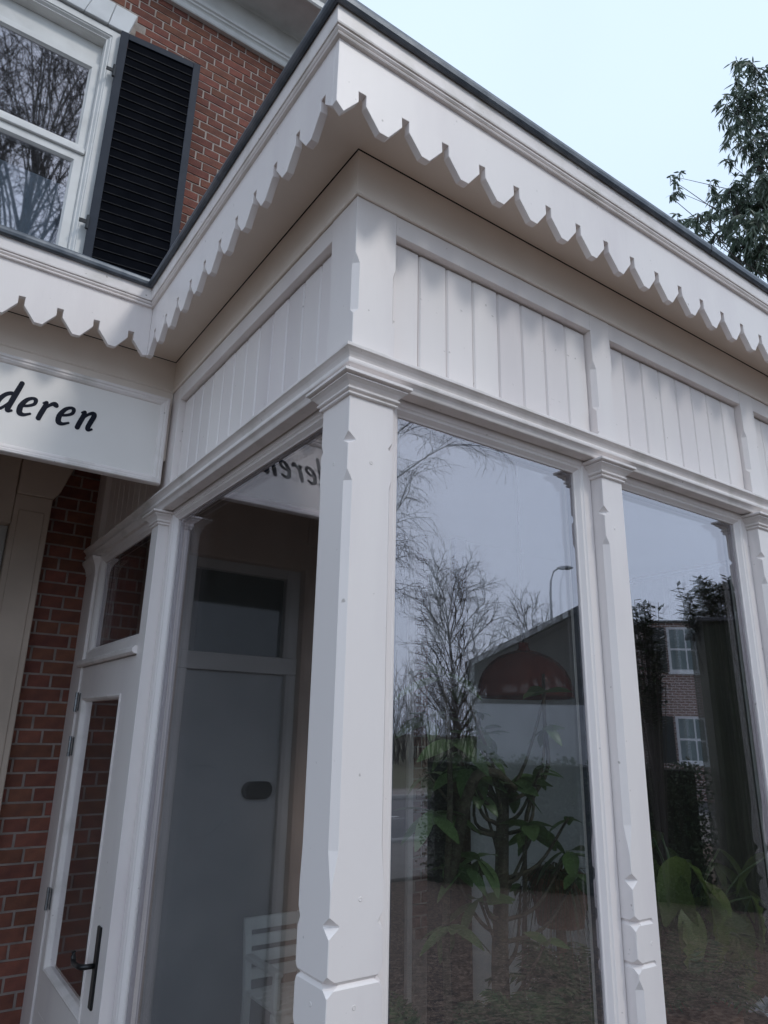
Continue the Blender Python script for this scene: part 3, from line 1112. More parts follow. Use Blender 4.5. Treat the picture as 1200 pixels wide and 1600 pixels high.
M['frame_grey'] = surface('door_frame_paint', (0.52, 0.52, 0.50), (0.44, 0.44, 0.42), rough=0.6, scale=3)
fr_.build('door_frame', 'frame_grey', hdoor, bevel=.003)
g = MB()
g.box(-1.0595, -.4705, YH + .045, YH + .048, 2.1565, 2.6395)
gm = g.mesh('fanlight')
gm.materials.append(M['fanlight'])
obj('fanlight', gm, None, hdoor)
ov = MB()
pts = [(-.96 + sx * .045 + .047 * math.cos(a), 1.408 + .047 * math.sin(a)) for sx, a0 in ((1, -90), (-1, 90)) for a in [R(a0 + k * 15) for k in range(13)]]
ov.poly(pts, YH + .006, YH + .029)
ov.build('door_pull', 'iron', hdoor, bevel=.004)
for a0, a1 in ((35, 165), (205, 300)):
    rg = MB()
    n = 22
    an = [R(a0 + (a1 - a0) * k / n) for k in range(n + 1)]
    ring = [(-.62 + .185 * math.cos(a), 1.36 + .185 * math.sin(a)) for a in an] + [(-.62 + .1825 * math.cos(a), 1.36 + .1825 * math.sin(a)) for a in reversed(an)]
    rg.poly(ring, YH + .0288, YH + .0298)
    rg.build('round_moulding', 'door_line', hdoor)
pc = MB()
pc.box(-2.6, .0, 1.49, YH - .08, 3.226, 3.24)
pc.build('porch_ceiling', 'surround', house)
pw = MB()
pw.box(-1.95, -1.78, 1.43, YH - .08, 0, 3.2255)
pw.build('porch_shade_wall', 'wood_post', house)  # unseen wall, set close and dark to cut sky light in the porch

# ------------------------------------------------------------------ the sign
SY = 1.40
sign = thing('name_sign', 'white framed sign board with dark italic lettering reading deren, over the porch', 'sign', (-.8, SY, 2.66))
sg = MB()
sg.box(-1.70, -.05, SY + .006, SY + .022, 2.70, 3.01)
sg.build('panel', 'sign_panel', sign)
sg = MB()
sg.frame(-1.72, -.0195, 2.667, 3.042, [(0, SY + .026), (0, SY - .006), (.003, SY - .010), (.012, SY - .010), (.016, SY - .006), (.022, SY - .006), (.030, SY - .001), (.034, SY + .0055), (.034, SY + .026)])
sg.build('frame', 'trim', sign)
sg = MB()
sg.box(-1.66, -1.62, SY + .03, 1.425, 2.9, 3.0)
sg.box(-.14, -.10, SY + .03, 1.425, 2.9, 3.0)
sg.build('bracket', 'iron', sign)
bb = MB()
bb.box(-2.6, -.002, 1.425, 1.475, 2.78, 3.0845)
bb.build('porch_beam', 'paint_soffit', bay)


def spline(pts, per=7):
    P = [Vector(p) for p in pts]
    P = [P[0] * 2 - P[1]] + P + [P[-1] * 2 - P[-2]]
    out = []
    for i in range(1, len(P) - 2):
        for k in range(per):
            t = k / per
            a, b, c, d = P[i - 1], P[i], P[i + 1], P[i + 2]
            out.append(.5 * ((2 * b) + (c - a) * t + (2 * a - 5 * b + 4 * c - d) * t * t + (3 * b - a - 3 * c + d) * t ** 3))
    out.append(P[-2])
    return out


XH, SLANT = .0745, .27
LET = {
    'd': [[(.57, .80, .10), (.40, .97, .17), (.16, .80, .19), (.03, .40, .21), (.12, .06, .19), (.30, .08, .14), (.50, .45, .12), (.60, .80, .12)],
          [(.58, 1.62, .20), (.575, 1.2, .22), (.565, .5, .22), (.575, .14, .20), (.66, .03, .15), (.76, .08, .10)]],
    'e': [[(.10, .46, .12), (.34, .54, .13), (.54, .70, .15), (.52, .92, .15), (.36, .98, .14), (.15, .82, .19), (.04, .45, .22), (.12, .10, .20), (.32, .01, .16), (.58, .14, .10)]],
    'r': [[(-.02, .88, .10), (.08, .94, .15), (.11, .7, .21), (.09, .3, .22), (.09, .02, .21)],
          [(.10, .50, .10), (.26, .82, .14), (.42, .97, .19), (.56, .90, .19)]],
    'n': [[(-.02, .88, .10), (.08, .94, .15), (.11, .7, .21), (.09, .3, .22), (.09, .02, .21)],
          [(.10, .50, .10), (.28, .84, .14), (.46, .97, .18), (.58, .84, .21), (.56, .45, .22), (.555, .14, .20), (.64, .02, .15), (.76, .09, .10)]],
}
BASE = 2.8255
for ch, ox in (('d', -.639), ('e', -.5655), ('r', -.497), ('e', -.4325), ('n', -.3605)):
    lt = MB()
    for si, st_ in enumerate(LET[ch]):
        pts = spline([(a, b_, w) for a, b_, w in st_], 7)
        for seg in range(len(pts)):
            pass
        left, right = [], []
        for i, p in enumerate(pts):
            a = pts[max(0, i - 1)]
            b_ = pts[min(len(pts) - 1, i + 1)]
            d = Vector((b_.x - a.x, b_.y - a.y))
            d.normalize()
            nn = Vector((-d.y, d.x))
            w = p.z * .60
            left.append((p.x + nn.x * w, p.y + nn.y * w))
            right.append((p.x - nn.x * w, p.y - nn.y * w))
        d0 = SY + .0056 - .0010 - si * .0004
        conv = lambda q: (ox + (q[0] + q[1] * SLANT) * XH, BASE + q[1] * XH)
        L_, R_ = [conv(q) for q in left], [conv(q) for q in right]
        rings = [[(l[0], d0, l[1]), (r_[0], d0, r_[1]), (r_[0], SY + .0059, r_[1]), (l[0], SY + .0059, l[1])] for l, r_ in zip(L_, R_)]
        lt.loft(rings)
        for e_ in (0, -1):                     # rounded stroke ends
            c = conv((pts[e_].x, pts[e_].y))
            rr = pts[e_].z * .60 * XH * .98
            nn = 14
            lt.poly([(c[0] + rr * math.cos(2 * math.pi * k / nn), c[1] + rr * math.sin(2 * math.pi * k / nn)) for k in range(nn)], d0 - .00015, SY + .0059)
    lt.build('letter', 'ink', sign)

# ------------------------------------------------------------------ things inside the bay
def leaf_mesh(name, L, W, mat, lobes=0, bend=.25, n=6):
    """a leaf in the XY plane, stalk at the origin, tip on +X, folded along the midrib"""
    mb = MB()
    up_, dn_, md = [], [], []
    for i in range(n + 1):
        t = i / n
        w = W * (math.sin(math.pi * min(1, t * .93 + .05)) ** .75) * (1 - .25 * t)
        if lobes:
            w *= 1 - .55 * (i % 2) * (t > .15)
        x = L * t
        z = -bend * L * t * t
        md.append((x, 0, z))
        up_.append((x + (.10 * L if lobes else 0), w, z + w * .22))
        dn_.append((x + (.10 * L if lobes else 0), -w, z + w * .22))
    vs = md + up_ + dn_
    k = n + 1
    fs = []
    for i in range(n):
        fs += [(i, i + 1, k + i + 1, k + i), (i, 2 * k + i, 2 * k + i + 1, i + 1)]
    mb.add(vs, fs)
    me = bpy.data.meshes.new(name)
    me.from_pydata(mb.v, [], mb.f)
    me.materials.append(M[mat])
    for p in me.polygons:
        p.use_smooth = True
    return me


LEAF = leaf_mesh('leaf', .15, .030, 'leaf')
LEAFW = leaf_mesh('leaf', .17, .048, 'leaf')
BIGLEAF = leaf_mesh('leaf', .22, .080, 'leaf_big', lobes=1, n=12, bend=.5)
BIGPLAIN = leaf_mesh('leaf', .22, .062, 'leaf_big', n=8, bend=.5)


def place_leaf(me, parent, p, yaw, pitch, s, roll=0):
    o = bpy.data.objects.new('leaf', me)
    COL.objects.link(o)
    o.parent = parent
    o.matrix_parent_inverse = PW[parent.name].inverted()
    o.matrix_basis = Matrix.Translation(p) @ Matrix.Rotation(yaw, 4, 'Z') @ Matrix.Rotation(-pitch, 4, 'Y') @ Matrix.Rotation(roll, 4, 'X') @ Matrix.Diagonal((s, s, s, 1))
    return o


def pot(c, r, h, mat, parent, ribs=0):
    mb = MB()
    n = 36
    rings = []
    for rr, z in ((r * .80, 0), (r * .93, h * .5), (r, h * .86), (r * 1.08, h * .87), (r * 1.08, h), (r * .95, h), (r * .93, h * .9)):
        rings.append([(c[0] + rr * (1 - (.05 if ribs and k % 3 == 0 else 0)) * math.cos(2 * math.pi * k / n), c[1] + rr * (1 - (.05 if ribs and k % 3 == 0 else 0)) * math.sin(2 * math.pi * k / n), c[2] + z) for k in range(n)])
    mb.loft(rings)
    return mb.build('pot', mat, parent)


# planting bench along the windows
bench = thing('plant_bench', 'low brown wooden bench behind the street windows carrying the potted plants', 'bench', (2.0, .75, .06))
bt = MB()
bt.box(.35, 3.6, .30, 1.25, .56, .60)
bt.build('bench_top', 'bench', bench)
for x in (.40, 1.5, 2.6, 3.5):
    for y in (.34, 1.17):
        lg = MB()
        lg.box(x, x + .05, y, y + .05, .06, .559)
        lg.build('leg', 'bench', bench)

r5 = random.Random(5)


def umbrella_plant(name, label, base, ph, trunk, clusters, potmat, leaf, s0):
    root = thing(name, label, 'plant', base)
    pot(base, .15, ph, potmat, root)
    st_ = MB()
    for path_, r0, r1 in trunk:
        sp = spline(path_, 5)
        st_.tube(sp, [r0 + (r1 - r0) * i / (len(sp) - 1) for i in range(len(sp))], 7)
    st_.build('stem', 'stem', root, smooth=True)
    for (p, nl, sc) in clusters:
        y0 = r5.uniform(0, 6.28)
        for i in range(nl):
            place_leaf(leaf, root, Vector(p) + Vector((r5.uniform(-.01, .01), r5.uniform(-.01, .01), r5.uniform(-.01, .01))), y0 + i * 6.283 / nl + r5.uniform(-.35, .35),
                       r5.uniform(-.7, .45), sc * s0 * r5.uniform(.75, 1.15), r5.uniform(-.5, .5))
    return root


A = (1.12, .70, .60)
C0 = [((.825, .72, 1.79), 6, 1), ((.93, .66, 1.64), 7, 1.05), ((1.05, .74, 1.60), 6, 1), ((1.154, .70, 1.57), 8, 1.15), ((1.34, .74, 1.40), 6, 1.1), ((1.42, .66, 1.33), 5, 1), ((.98, .66, 1.34), 6, 1),
      ((1.40, .72, 1.77), 5, .7), ((1.18, .62, 1.44), 6, 1), ((.93, .74, 1.47), 6, .9), ((1.10, .78, 1.74), 5, .8), ((1.30, .70, 1.60), 4, .7), ((.88, .62, 1.90), 4, .7), ((1.02, .7, 1.20), 6, 1)]
for _ in range(16):
    C0.append(((r5.uniform(.84, 1.42), r5.uniform(.55, .95), r5.uniform(1.05, 1.92)), r5.choice((3, 4, 5)), r5.uniform(.5, .85)))
TR = [([(1.12, .70, .75), (1.105, .70, 1.0), (1.12, .70, 1.25), (1.14, .70, 1.55)], .034, .022)]
for p, _, _ in C0:
    q = Vector(p)
    s_ = Vector((1.12 + r5.uniform(-.02, .02), .70, min(q.z - .2, 1.50)))
    mid_ = (q + s_) / 2 + Vector((r5.uniform(-.04, .04), r5.uniform(-.04, .04), -.06))
    TR.append(([tuple(s_), tuple(mid_), tuple(q)], .008, .0045))
TR.append(([(1.30, .8, .7), (1.33, .8, 1.1), (1.34, .78, 1.45), (1.40, .72, 1.62), (1.395, .72, 1.80), (1.40, .72, 1.98)], .010, .007))
umbrella_plant('umbrella_plant', 'tall bare-stemmed house plant with drooping leaf whorls behind the first street window', A, .22, TR, C0, 'terracotta', LEAFW, .8)
B = (.74, .52, .60)
C1 = [((.70, .50, 1.92), 6, 1), ((.735, .48, 1.72), 7, 1.1), ((.70, .55, 1.50), 6, 1), ((.78, .5, 1.35), 5, .9), ((.72, .5, 1.2), 6, 1)]
TR = [([(.74, .52, .75), (.72, .52, 1.2), (.74, .52, 1.6), (.70, .50, 1.92)], .014, .007), ([(.73, .52, 1.3), (.86, .56, 1.58), (1.0, .6, 1.62), (1.12, .62, 1.56)], .02, .013)]
umbrella_plant('umbrella_plant', 'slim leafy climbing plant close beside the corner post, inside the first street window', B, .2, TR, C1, 'terracotta', LEAF, 1.0)


def fern(name, label, base, nf, L, mat, spread=1.0):
    root = thing(name, label, 'plant', base)
    pot(base, .14, .2, 'terracotta', root)
    mb = MB()
    for i in range(nf):
        a = r5.uniform(0, 6.28)
        l = L * r5.uniform(.6, 1.1)
        up_ = r5.uniform(.5, 1.15)
        pts = []
        for k in range(9):
            t = k / 8
            rr = l * t * math.cos(up_) * spread + .02
            pts.append(Vector((base[0] + rr * math.cos(a), base[1] + rr * math.sin(a), base[2] + .2 + l * (t * math.sin(up_) * 1.3 - t * t * .62))))
        mb.tube(pts, .0025, 3, False)
        for k in range(1, 9):
            d = (pts[k] - pts[k - 1]).normalized()
            sd_ = d.cross(Vector((0, 0, 1))).normalized()
            wl_ = .055 * math.sin(math.pi * (k / 9.5)) + .012
            for half in (0, .5):
                q = pts[k - 1].lerp(pts[k], half)
                for sg_ in (1, -1):
                    tip = q + sd_ * sg_ * wl_ + d * wl_ * .5 - Vector((0, 0, wl_ * .25))
                    mb.add([tuple(q), tuple(q + d * .012 + sd_ * sg_ * wl_ * .4), tuple(tip), tuple(q - d * .006 + sd_ * sg_ * wl_ * .4)], [(0, 1, 2, 3)])
    me = bpy.data.meshes.new('fronds')
    me.from_pydata(mb.v, [], mb.f)
    obj('fronds', me, mat, root)
    return root


fern('fern', 'dark feathery fern low in the first street window, nearest the second pilaster', (1.42, .62, .60), 60, .42, 'fern')
fern('fern', 'dark feathery fern low in the middle of the first street window', (1.02, .46, .60), 40, .34, 'fern')
fern('fern', 'dark feathery fern low in the first street window beside the corner post', (.62, .42, .60), 46, .42, 'fern')

# dried brown grass plant on a stand
dg = thing('grass_plant', 'drooping brown and green grassy plant hanging over its stand behind the first street window', 'plant', (1.50, .78, .60))
pot((1.50, .78, 1.06), .11, .17, 'terracotta', dg)
sp_ = MB()
sp_.tube([(1.50, .78, .60), (1.50, .78, 1.06)], .02, 8)
sp_.lathe((1.50, .78, .60), [(.12, 0), (.12, .02), (.02, .03)], 16)
sp_.build('stand', 'bench', dg)
mb = MB()
for i in range(130):
    a = r5.uniform(0, 6.28)
    l = r5.uniform(.16, .30)
    pts = []
    for k in range(6):
        t = k / 5
        rr = .02 + l * .75 * t
        pts.append((1.50 + rr * math.cos(a), .78 + rr * math.sin(a), 1.22 + l * (t * 1.1 - t * t * 1.9)))
    w = .004
    va_ = []
    for k, p in enumerate(pts):
        ww = w * (1 - .8 * k / 5)
        va_ += [(p[0] - ww * math.sin(a), p[1] + ww * math.cos(a), p[2]), (p[0] + ww * math.sin(a), p[1] - ww * math.cos(a), p[2])]
    mb.add(va_, [(2 * k, 2 * k + 1, 2 * k + 3, 2 * k + 2) for k in range(5)])
me = bpy.data.meshes.new('blades')
me.from_pydata(mb.v, [], mb.f)
M['dry'] = leafmat('dry_grass_blade', (0.10, 0.045, 0.018), (0.05, 0.075, 0.02), 0.6)
obj('blades', me, 'dry', dg)

# big-leaved plant in the second window
ph = thing('big_leaf_plant', 'broad-leaved green plant low behind the second street window', 'plant', (2.25, .75, .60))
pot((2.25, .75, .60), .17, .20, 'pot', ph, ribs=1)
stm = MB()
for (p, yaw, pit, sc, kind) in (((2.12, .66, 1.16), 3.4, -.55, 1.05, 1), ((2.14, .64, 1.14), 5.4, -.85, 1.0, 1), ((2.30, .68, 1.06), 4.4, -.95, 1.0, 0), ((2.38, .70, .98), 4.9, -1.1, 1.1, 0), ((2.50, .74, 1.10), 5.6, -.6, 1.0, 1),
                                ((2.05, .60, 1.00), 3.9, -.8, .95, 1), ((1.98, .58, .95), 4.4, -1.1, .9, 0), ((2.52, .70, .92), 4.2, -1.1, 1.0, 0), ((2.64, .8, 1.14), 5.2, -.7, .95, 1), ((2.22, .6, .98), 4.8, -1.2, .85, 0),
                                ((2.42, .62, .84), 4.6, -1.15, .9, 0), ((2.0, .7, 1.24), 2.6, -.2, .8, 1), ((2.7, .72, .98), 4.9, -1.0, .9, 0), ((2.34, .9, 1.22), 1.2, -.3, .9, 1)):
    p = (p[0], p[1], p[2] + .10)
    place_leaf(BIGPLAIN if kind else BIGLEAF, ph, Vector(p), yaw, pit, sc * 1.1, r5.uniform(-.4, .4))
    q = Vector(p)
    stm.tube(spline([(2.25, .75, .76), tuple((q + Vector((2.25, .75, .8))) / 2 + Vector((0, 0, .09))), p], 4), .0055, 5)
for _ in range(26):
    q = Vector((r5.uniform(1.95, 2.75), r5.uniform(.50, 1.0), r5.uniform(.92, 1.32)))
    place_leaf(r5.choice((BIGPLAIN, BIGPLAIN, LEAFW)), ph, q, r5.uniform(0, 6.28), r5.uniform(-1.1, .3), r5.uniform(.6, 1.0), r5.uniform(-.7, .7))
    stm.tube(spline([(2.25, .75, .76), tuple((q + Vector((2.25, .75, .8))) / 2 + Vector((0, 0, .09))), tuple(q)], 4), .004, 5)
stm.build('stem', 'leaf', ph, smooth=True)
fern('fern', 'dark feathery fern at the foot of the second street window, nearest the second pilaster', (1.90, .50, .60), 44, .36, 'fern')
pb = thing('storage_box', 'shallow box of crumpled white cloth on the bench in the second street window', 'box', (2.55, .48, .60))
b_ = MB()
b_.box(2.36, 2.74, .34, .62, .60, .66)
b_.build('tray', 'bench', pb)
b_ = MB()
ng = 12
gv = [(2.38 + .34 * i / ng, .355 + .25 * j / ng, .665 + .05 * abs(math.sin(i * 1.7 + j * .9) * math.cos(j * 1.3 - i * .6)) + r5.uniform(0, .012)) for i in range(ng + 1) for j in range(ng + 1)]
b_.add(gv, [(i * (ng + 1) + j, (i + 1) * (ng + 1) + j, (i + 1) * (ng + 1) + j + 1, i * (ng + 1) + j + 1) for i in range(ng) for j in range(ng)])
b_.build('cloth', 'cloth', pb)

# olive curtain drawn across the far end
ct = MB()
nf = 120
ring = [(4.16 + .035 * math.sin(i * .62) + .012 * math.sin(i * 1.9), .14 + 2.38 * i / nf) for i in range(nf + 1)]
ct.add([(x, y, z) for z in (.10, 1.2, 2.95) for x, y in ring], [(r_ * (nf + 1) + i, r_ * (nf + 1) + i + 1, (r_ + 1) * (nf + 1) + i + 1, (r_ + 1) * (nf + 1) + i) for r_ in range(2) for i in range(nf)])
M['olive'] = surface('olive_cloth', (0.035, 0.038, 0.016), (0.05, 0.052, 0.024), rough=0.95, scale=5)
cto = thing('curtain', 'dark olive curtain hanging across the far end of the bay behind the street windows', 'curtain', (4.16, 1.3, .06))
ct.build('cloth', 'olive', cto, smooth=True)
ct = MB()
ct.tube([(4.16, .12, 2.97), (4.16, 2.55, 2.97)], .012, 8)
ct.build('rail', 'iron', cto)

# hanging lamp
lx, ly, lz = 1.505, .925, 1.895
lamp = thing('pendant_lamp', 'dark brown glossy dome pendant lamp hanging behind the first street window', 'lamp', (lx, ly, lz))
lm_ = MB()
prof = [(.205, 0.0), (.207, .012), (.204, .035), (.195, .075), (.178, .112), (.150, .146), (.112, .174), (.066, .194), (.03, .203), (.022, .215), (.022, .235), (.0, .236)]
inner = [(.0, .190), (.066, .188), (.112, .168), (.150, .140), (.174, .108), (.190, .072), (.199, .034), (.2015, .002)]
lm_.lathe((lx, ly, lz), inner + prof, 48)
sh_ = lm_.build('shade', 'lamp', lamp, smooth=True)
lm_ = MB()
lm_.tube([(lx, ly, lz + .236), (lx, ly, 3.12)], .004, 6)
lm_.build('cord', 'iron', lamp)
lm_ = MB()
lm_.lathe((lx, ly, lz + .06), [(.0, 0), (.028, .008), (.034, .03), (.026, .055), (.016, .075), (.016, .13), (.0, .131)], 16)
lm_.build('bulb', 'far_white', lamp, smooth=True)

# white slatted chair at the back
chx, chy = 1.17, 2.30
ch = thing('slatted_chair', 'white wooden chair with slatted back standing behind the porch side window', 'chair', (chx, chy, .06))
for sx_ in (-1, 1):
    lg = MB()
    x = chx + sx_ * .155
    lg.loft([[(x - .018, y - .016, z), (x + .018, y - .016, z), (x + .018, y + .016, z), (x - .018, y + .016, z)] for y, z in ((chy + .15, .06), (chy + .14, .45), (chy + .19, .80))])
    lg.build('leg', 'chair', ch, bevel=.004)
    lg = MB()
    lg.box(x - .018, x + .018, chy - .19, chy - .155, .06, .47)
    lg.build('leg', 'chair', ch, bevel=.004)
    lg = MB()
    lg.box(x - .022, x + .022, chy - .20, chy + .15, .62, .645)
    lg.build('armrest', 'chair', ch, bevel=.006)
    lg = MB()
    lg.box(x - .016, x + .016, chy - .185, chy - .155, .472, .619)
    lg.build('arm_post', 'chair', ch, bevel=.004)
for i in range(4):
    lg = MB()
    z0 = .52 + i * .073
    y = chy + .148 + (z0 - .45) * .14
    h_ = .050 if i < 3 else .058
    lg.add([(chx - .136, y, z0), (chx + .136, y, z0), (chx + .136, y + .016, z0), (chx - .136, y + .016, z0),
            (chx - .136, y + .006, z0 + h_), (chx + .136, y + .006, z0 + h_), (chx + .136, y + .022, z0 + h_), (chx - .136, y + .022, z0 + h_)],
           [(0, 3, 2, 1), (4, 5, 6, 7), (0, 1, 5, 4), (1, 2, 6, 5), (2, 3, 7, 6), (3, 0, 4, 7)])
    lg.build('back_slat', 'chair', ch, bevel=.004)
for i in range(5):
    lg = MB()
    y = chy - .20 + i * .068
    lg.box(chx - .17, chx + .17, y, y + .058, .472, .490)
    lg.build('seat_slat', 'chair', ch, bevel=.003)
lg = MB()
lg.box(chx - .137, chx + .137, chy - .18, chy - .165, .42, .471)
lg.build('apron', 'chair', ch)


# ------------------------------------------------------------------ trees and shrubs
def grow(rng, start, d, length, r0, r1, segs, wob, grav):
    pts = [Vector(start)]
    d = Vector(d).normalized()
    rad = [r0]
    for i in range(segs):
        d = (d + Vector((rng.uniform(-wob, wob), rng.uniform(-wob, wob), rng.uniform(-wob, wob) - grav))).normalized()
        pts.append(pts[-1] + d * length / segs)
        rad.append(r0 + (r1 - r0) * (i + 1) / segs)
    return pts, rad, d


def along(pts, t):
    f = t * (len(pts) - 1)
    i = min(int(f), len(pts) - 2)
    return pts[i].lerp(pts[i + 1], f - i), (pts[i + 1] - pts[i]).normalized()


def side(rng, d, ang_):
    a = d.cross(Vector((rng.uniform(-1, 1), rng.uniform(-1, 1), rng.uniform(-1, 1))))
    if a.length < 1e-3:
        a = Vector((1, 0, 0))
    return (d * math.cos(ang_) + a.normalized() * math.sin(ang_)).normalized()


def bare_tree(name, label, base, H, spread, seed, limbs, br, tw, droop, catkins=0, trunk_r=.16, first=.25, twig_r=.004, fine=0, z_lo=.3):
    """forked trunk; limbs aim at points spread through an egg-shaped crown"""
    rng = random.Random(seed)
    root = thing(name, label, 'tree', base)
    bs = Vector(base)
    pts, rad, d = grow(rng, base, (rng.uniform(-.05, .05), rng.uniform(-.05, .05), 1), H * .72, trunk_r, trunk_r * .25, 10, .05, -.02)
    tb = MB()
    tb.tube(pts, rad, 9)
    tws = MB()
    for i in range(limbs):
        v_ = (i + .5) / limbs
        zf = z_lo + (1 - z_lo) * v_
        a = i * 2.399 + rng.uniform(-.3, .3)
        rr = spread * math.sin(math.pi * min(.97, .16 + .80 * (zf - z_lo) / (1 - z_lo))) ** .6 * rng.uniform(.55, 1.0)
        tip = bs + Vector((rr * math.cos(a), rr * math.sin(a), H * zf))
        t = max(first, min(.95, (zf - .22 - .1 * rng.random()) / .72))
        p, dd = along(pts, t)
        m1 = p.lerp(tip, .35) + Vector((0, 0, (tip - p).length * .05))
        m2 = p.lerp(tip, .7) + Vector((rng.uniform(-.3, .3), rng.uniform(-.3, .3), (tip - p).length * .08))
        L = (tip - p).length
        p1 = spline([tuple(p), tuple(m1), tuple(m2), tuple(tip)], 4)
        r0 = max(twig_r * 3, trunk_r * .40 * (1.1 - t))
        tb.tube(p1, [r0 + (twig_r * 1.6 - r0) * k / (len(p1) - 1) for k in range(len(p1))], 6)
        for j in range(br):
            q, qd = along(p1, .25 + .75 * (j + rng.random()) / br)
            p2, r2_, d2 = grow(rng, q, side(rng, qd, rng.uniform(.4, .9)) + Vector((0, 0, .3)), spread * rng.uniform(.25, .5), twig_r * 2, twig_r, 5, .2, droop * .3)
            tws.tube(p2, r2_, 4, False)
            for k_ in range(tw):
                s0, sd_ = along(p2, .15 + .85 * (k_ + rng.random()) / tw)
                p3, r3_, d3 = grow(rng, s0, side(rng, sd_, rng.uniform(.4, .9)), spread * rng.uniform(.12, .28), twig_r, twig_r * .6, 4, .22, droop)
                tws.tube(p3, r3_, 3, False)
                for f_ in range(fine):
                    u0, ud = along(p3, .2 + .8 * (f_ + rng.random()) / fine)
                    p4, r4_, d4 = grow(rng, u0, side(rng, ud, rng.uniform(.4, .9)), spread * rng.uniform(.05, .12), twig_r * .8, twig_r * .5, 2, .25, droop)
                    tws.tube(p4, r4_, 3, False)
                    if catkins and rng.random() < catkins:
                        c = p4[-1]
                        tws.tube([c, c - Vector((0, 0, .03)), c - Vector((0, 0, .06))], [.004, .009, .004], 4)
    tb.build('trunk', 'bark', root, smooth=True)
    me = bpy.data.meshes.new('crown')
    me.from_pydata(tws.v, [], tws.f)
    obj('crown', me, 'twig', root)
    return root


bare_tree('birch_tree', 'bare birch with hanging catkin twigs, mirrored top left in the first street window', (9.0, -16.4, 0), 18.5, 4.6, 3, 46, 8, 6, .22, .6, .2, .25, .0065, 3, .34)
bare_tree('bare_tree', 'large spreading bare tree over the yard, mirrored in the upstairs window', (.3, -16.3, 0), 27, 4.6, 14, 60, 8, 6, .02, 0, .36, .22, .011, 3, .45)
bare_tree('bare_tree', 'round-crowned bare tree beyond the road, mirrored left in the first street window', (29.6, -34.2, 0), 12.6, 3.6, 8, 34, 7, 6, .0, 0, .2, .15, .014, 2, .25)
bare_tree('bare_tree', 'smaller bare tree beyond the road, mirrored beside the lamp post', (33.4, -31.2, 0), 10.4, 2.6, 9, 26, 6, 5, .0, 0, .14, .15, .013, 2, .25)


def leaf_cloud(name, mat, root, blobs, per, L, W, seed, droop=.3, shell=.5):
    """blobs = (centre, (rx,ry,rz), density)"""
    rng = random.Random(seed)
    vs, fs = [], []
    for c, rr, dens in blobs:
        for i in range(int(per * dens)):
            while True:
                q = Vector((rng.uniform(-1, 1), rng.uniform(-1, 1), rng.uniform(-1, 1)))
                if shell < 0 or (q.length < 1 and q.length > shell * rng.random()):
                    break
            p = Vector((c[0] + q.x * rr[0], c[1] + q.y * rr[1], c[2] + q.z * rr[2]))
            d = Vector((rng.uniform(-1, 1), rng.uniform(-1, 1), rng.uniform(-.6, .6) - droop)).normalized()
            s_ = d.cross(Vector((rng.uniform(-1, 1), rng.uniform(-1, 1), rng.uniform(-1, 1)))).normalized()
            n_ = d.cross(s_)
            l, w = L * rng.uniform(.6, 1.15), W * rng.uniform(.7, 1.2)
            k = len(vs)
            vs += [tuple(p), tuple(p + d * l * .45 + s_ * w + n_ * w * .3), tuple(p + d * l), tuple(p + d * l * .45 - s_ * w + n_ * w * .3)]
            fs.append((k, k + 1, k + 2, k + 3))
    me = bpy.data.meshes.new(name)
    me.from_pydata(vs, [], fs)
    return obj(name, me, mat, root)


# evergreen with narrow drooping leaves to the right, behind the bay
ev = thing('evergreen_tree', 'tall evergreen with narrow drooping leaves against the sky right of the roof', 'tree', (14.2, 3.6, 0))
rng = random.Random(21)
tb = MB()
trunk_p, trunk_r, _ = grow(rng, (14.2, 3.6, 0), (-.02, .02, 1), 17.5, .26, .03, 12, .03, -.02)
tb.tube(trunk_p, trunk_r, 9)
PXC = [(1160, 98, 14, .5), (1187, 112, 18, .6), (1148, 128, 16, .6), (1178, 148, 24, .9), (1138, 152, 14, .7), (1153, 172, 24, 1.1), (1188, 190, 26, 1.2), (1150, 198, 18, 1.0), (1172, 222, 22, 1.0), (1194, 240, 22, 1.2), (1140, 208, 12, .5),
       (1186, 262, 18, .9), (1198, 285, 16, .9), (1048, 280, 12, .18), (1062, 278, 12, .18), (1046, 306, 10, .16), (1060, 300, 10, .16), (1140, 256, 10, .35), (1106, 288, 12, .4), (1138, 296, 18, .8), (1168, 300, 24, 1.1), (1194, 318, 26, 1.3), (1118, 314, 14, .7),
       (1150, 332, 24, 1.2), (1182, 350, 24, 1.3), (1090, 336, 14, .4), (1108, 346, 16, .7), (1130, 366, 18, .9), (1160, 380, 24, 1.1), (1190, 392, 26, 1.2), (1096, 366, 12, .6), (1060, 342, 10, .35), (1076, 352, 10, .5), (1178, 414, 22, 1.2), (1150, 404, 16, .9)]
blobs = []
CM = Vector((-.7874, -1.2960, 1.75))
for (u, v, r_, dn) in PXC:                     # clumps of foliage as seen from the street, spread through the crown's depth
    k_ = fw + cx * ((u - 600) / FPX) - cy * ((v - 800) / FPX)
    hd_ = 14.0 + rng.uniform(-.9, 1.6)
    p = CM + k_ * (hd_ / math.hypot(k_.x, k_.y))
    sz = r_ / FPX * (p - CM).length
    blobs.append((tuple(p), (sz * 1.1, sz * 1.1, sz * 1.15), dn * (r_ / 22) ** 2))
for i in range(70):
    a, z = rng.uniform(0, 6.28), rng.uniform(5.5, 17)
    rr = 2.6 * math.sin(math.pi * (z - 3.5) / 15.5) * rng.uniform(.3, 1)
    p = Vector((14.6 + rr * math.cos(a), 3.4 + rr * math.sin(a), z))
    k_ = p - CM
    zc = k_.dot(fw)
    if 600 + FPX * k_.dot(cx) / zc > 1215:
        blobs.append((tuple(p), (.6, .6, .6), 1.1))
evv, evf = [], []
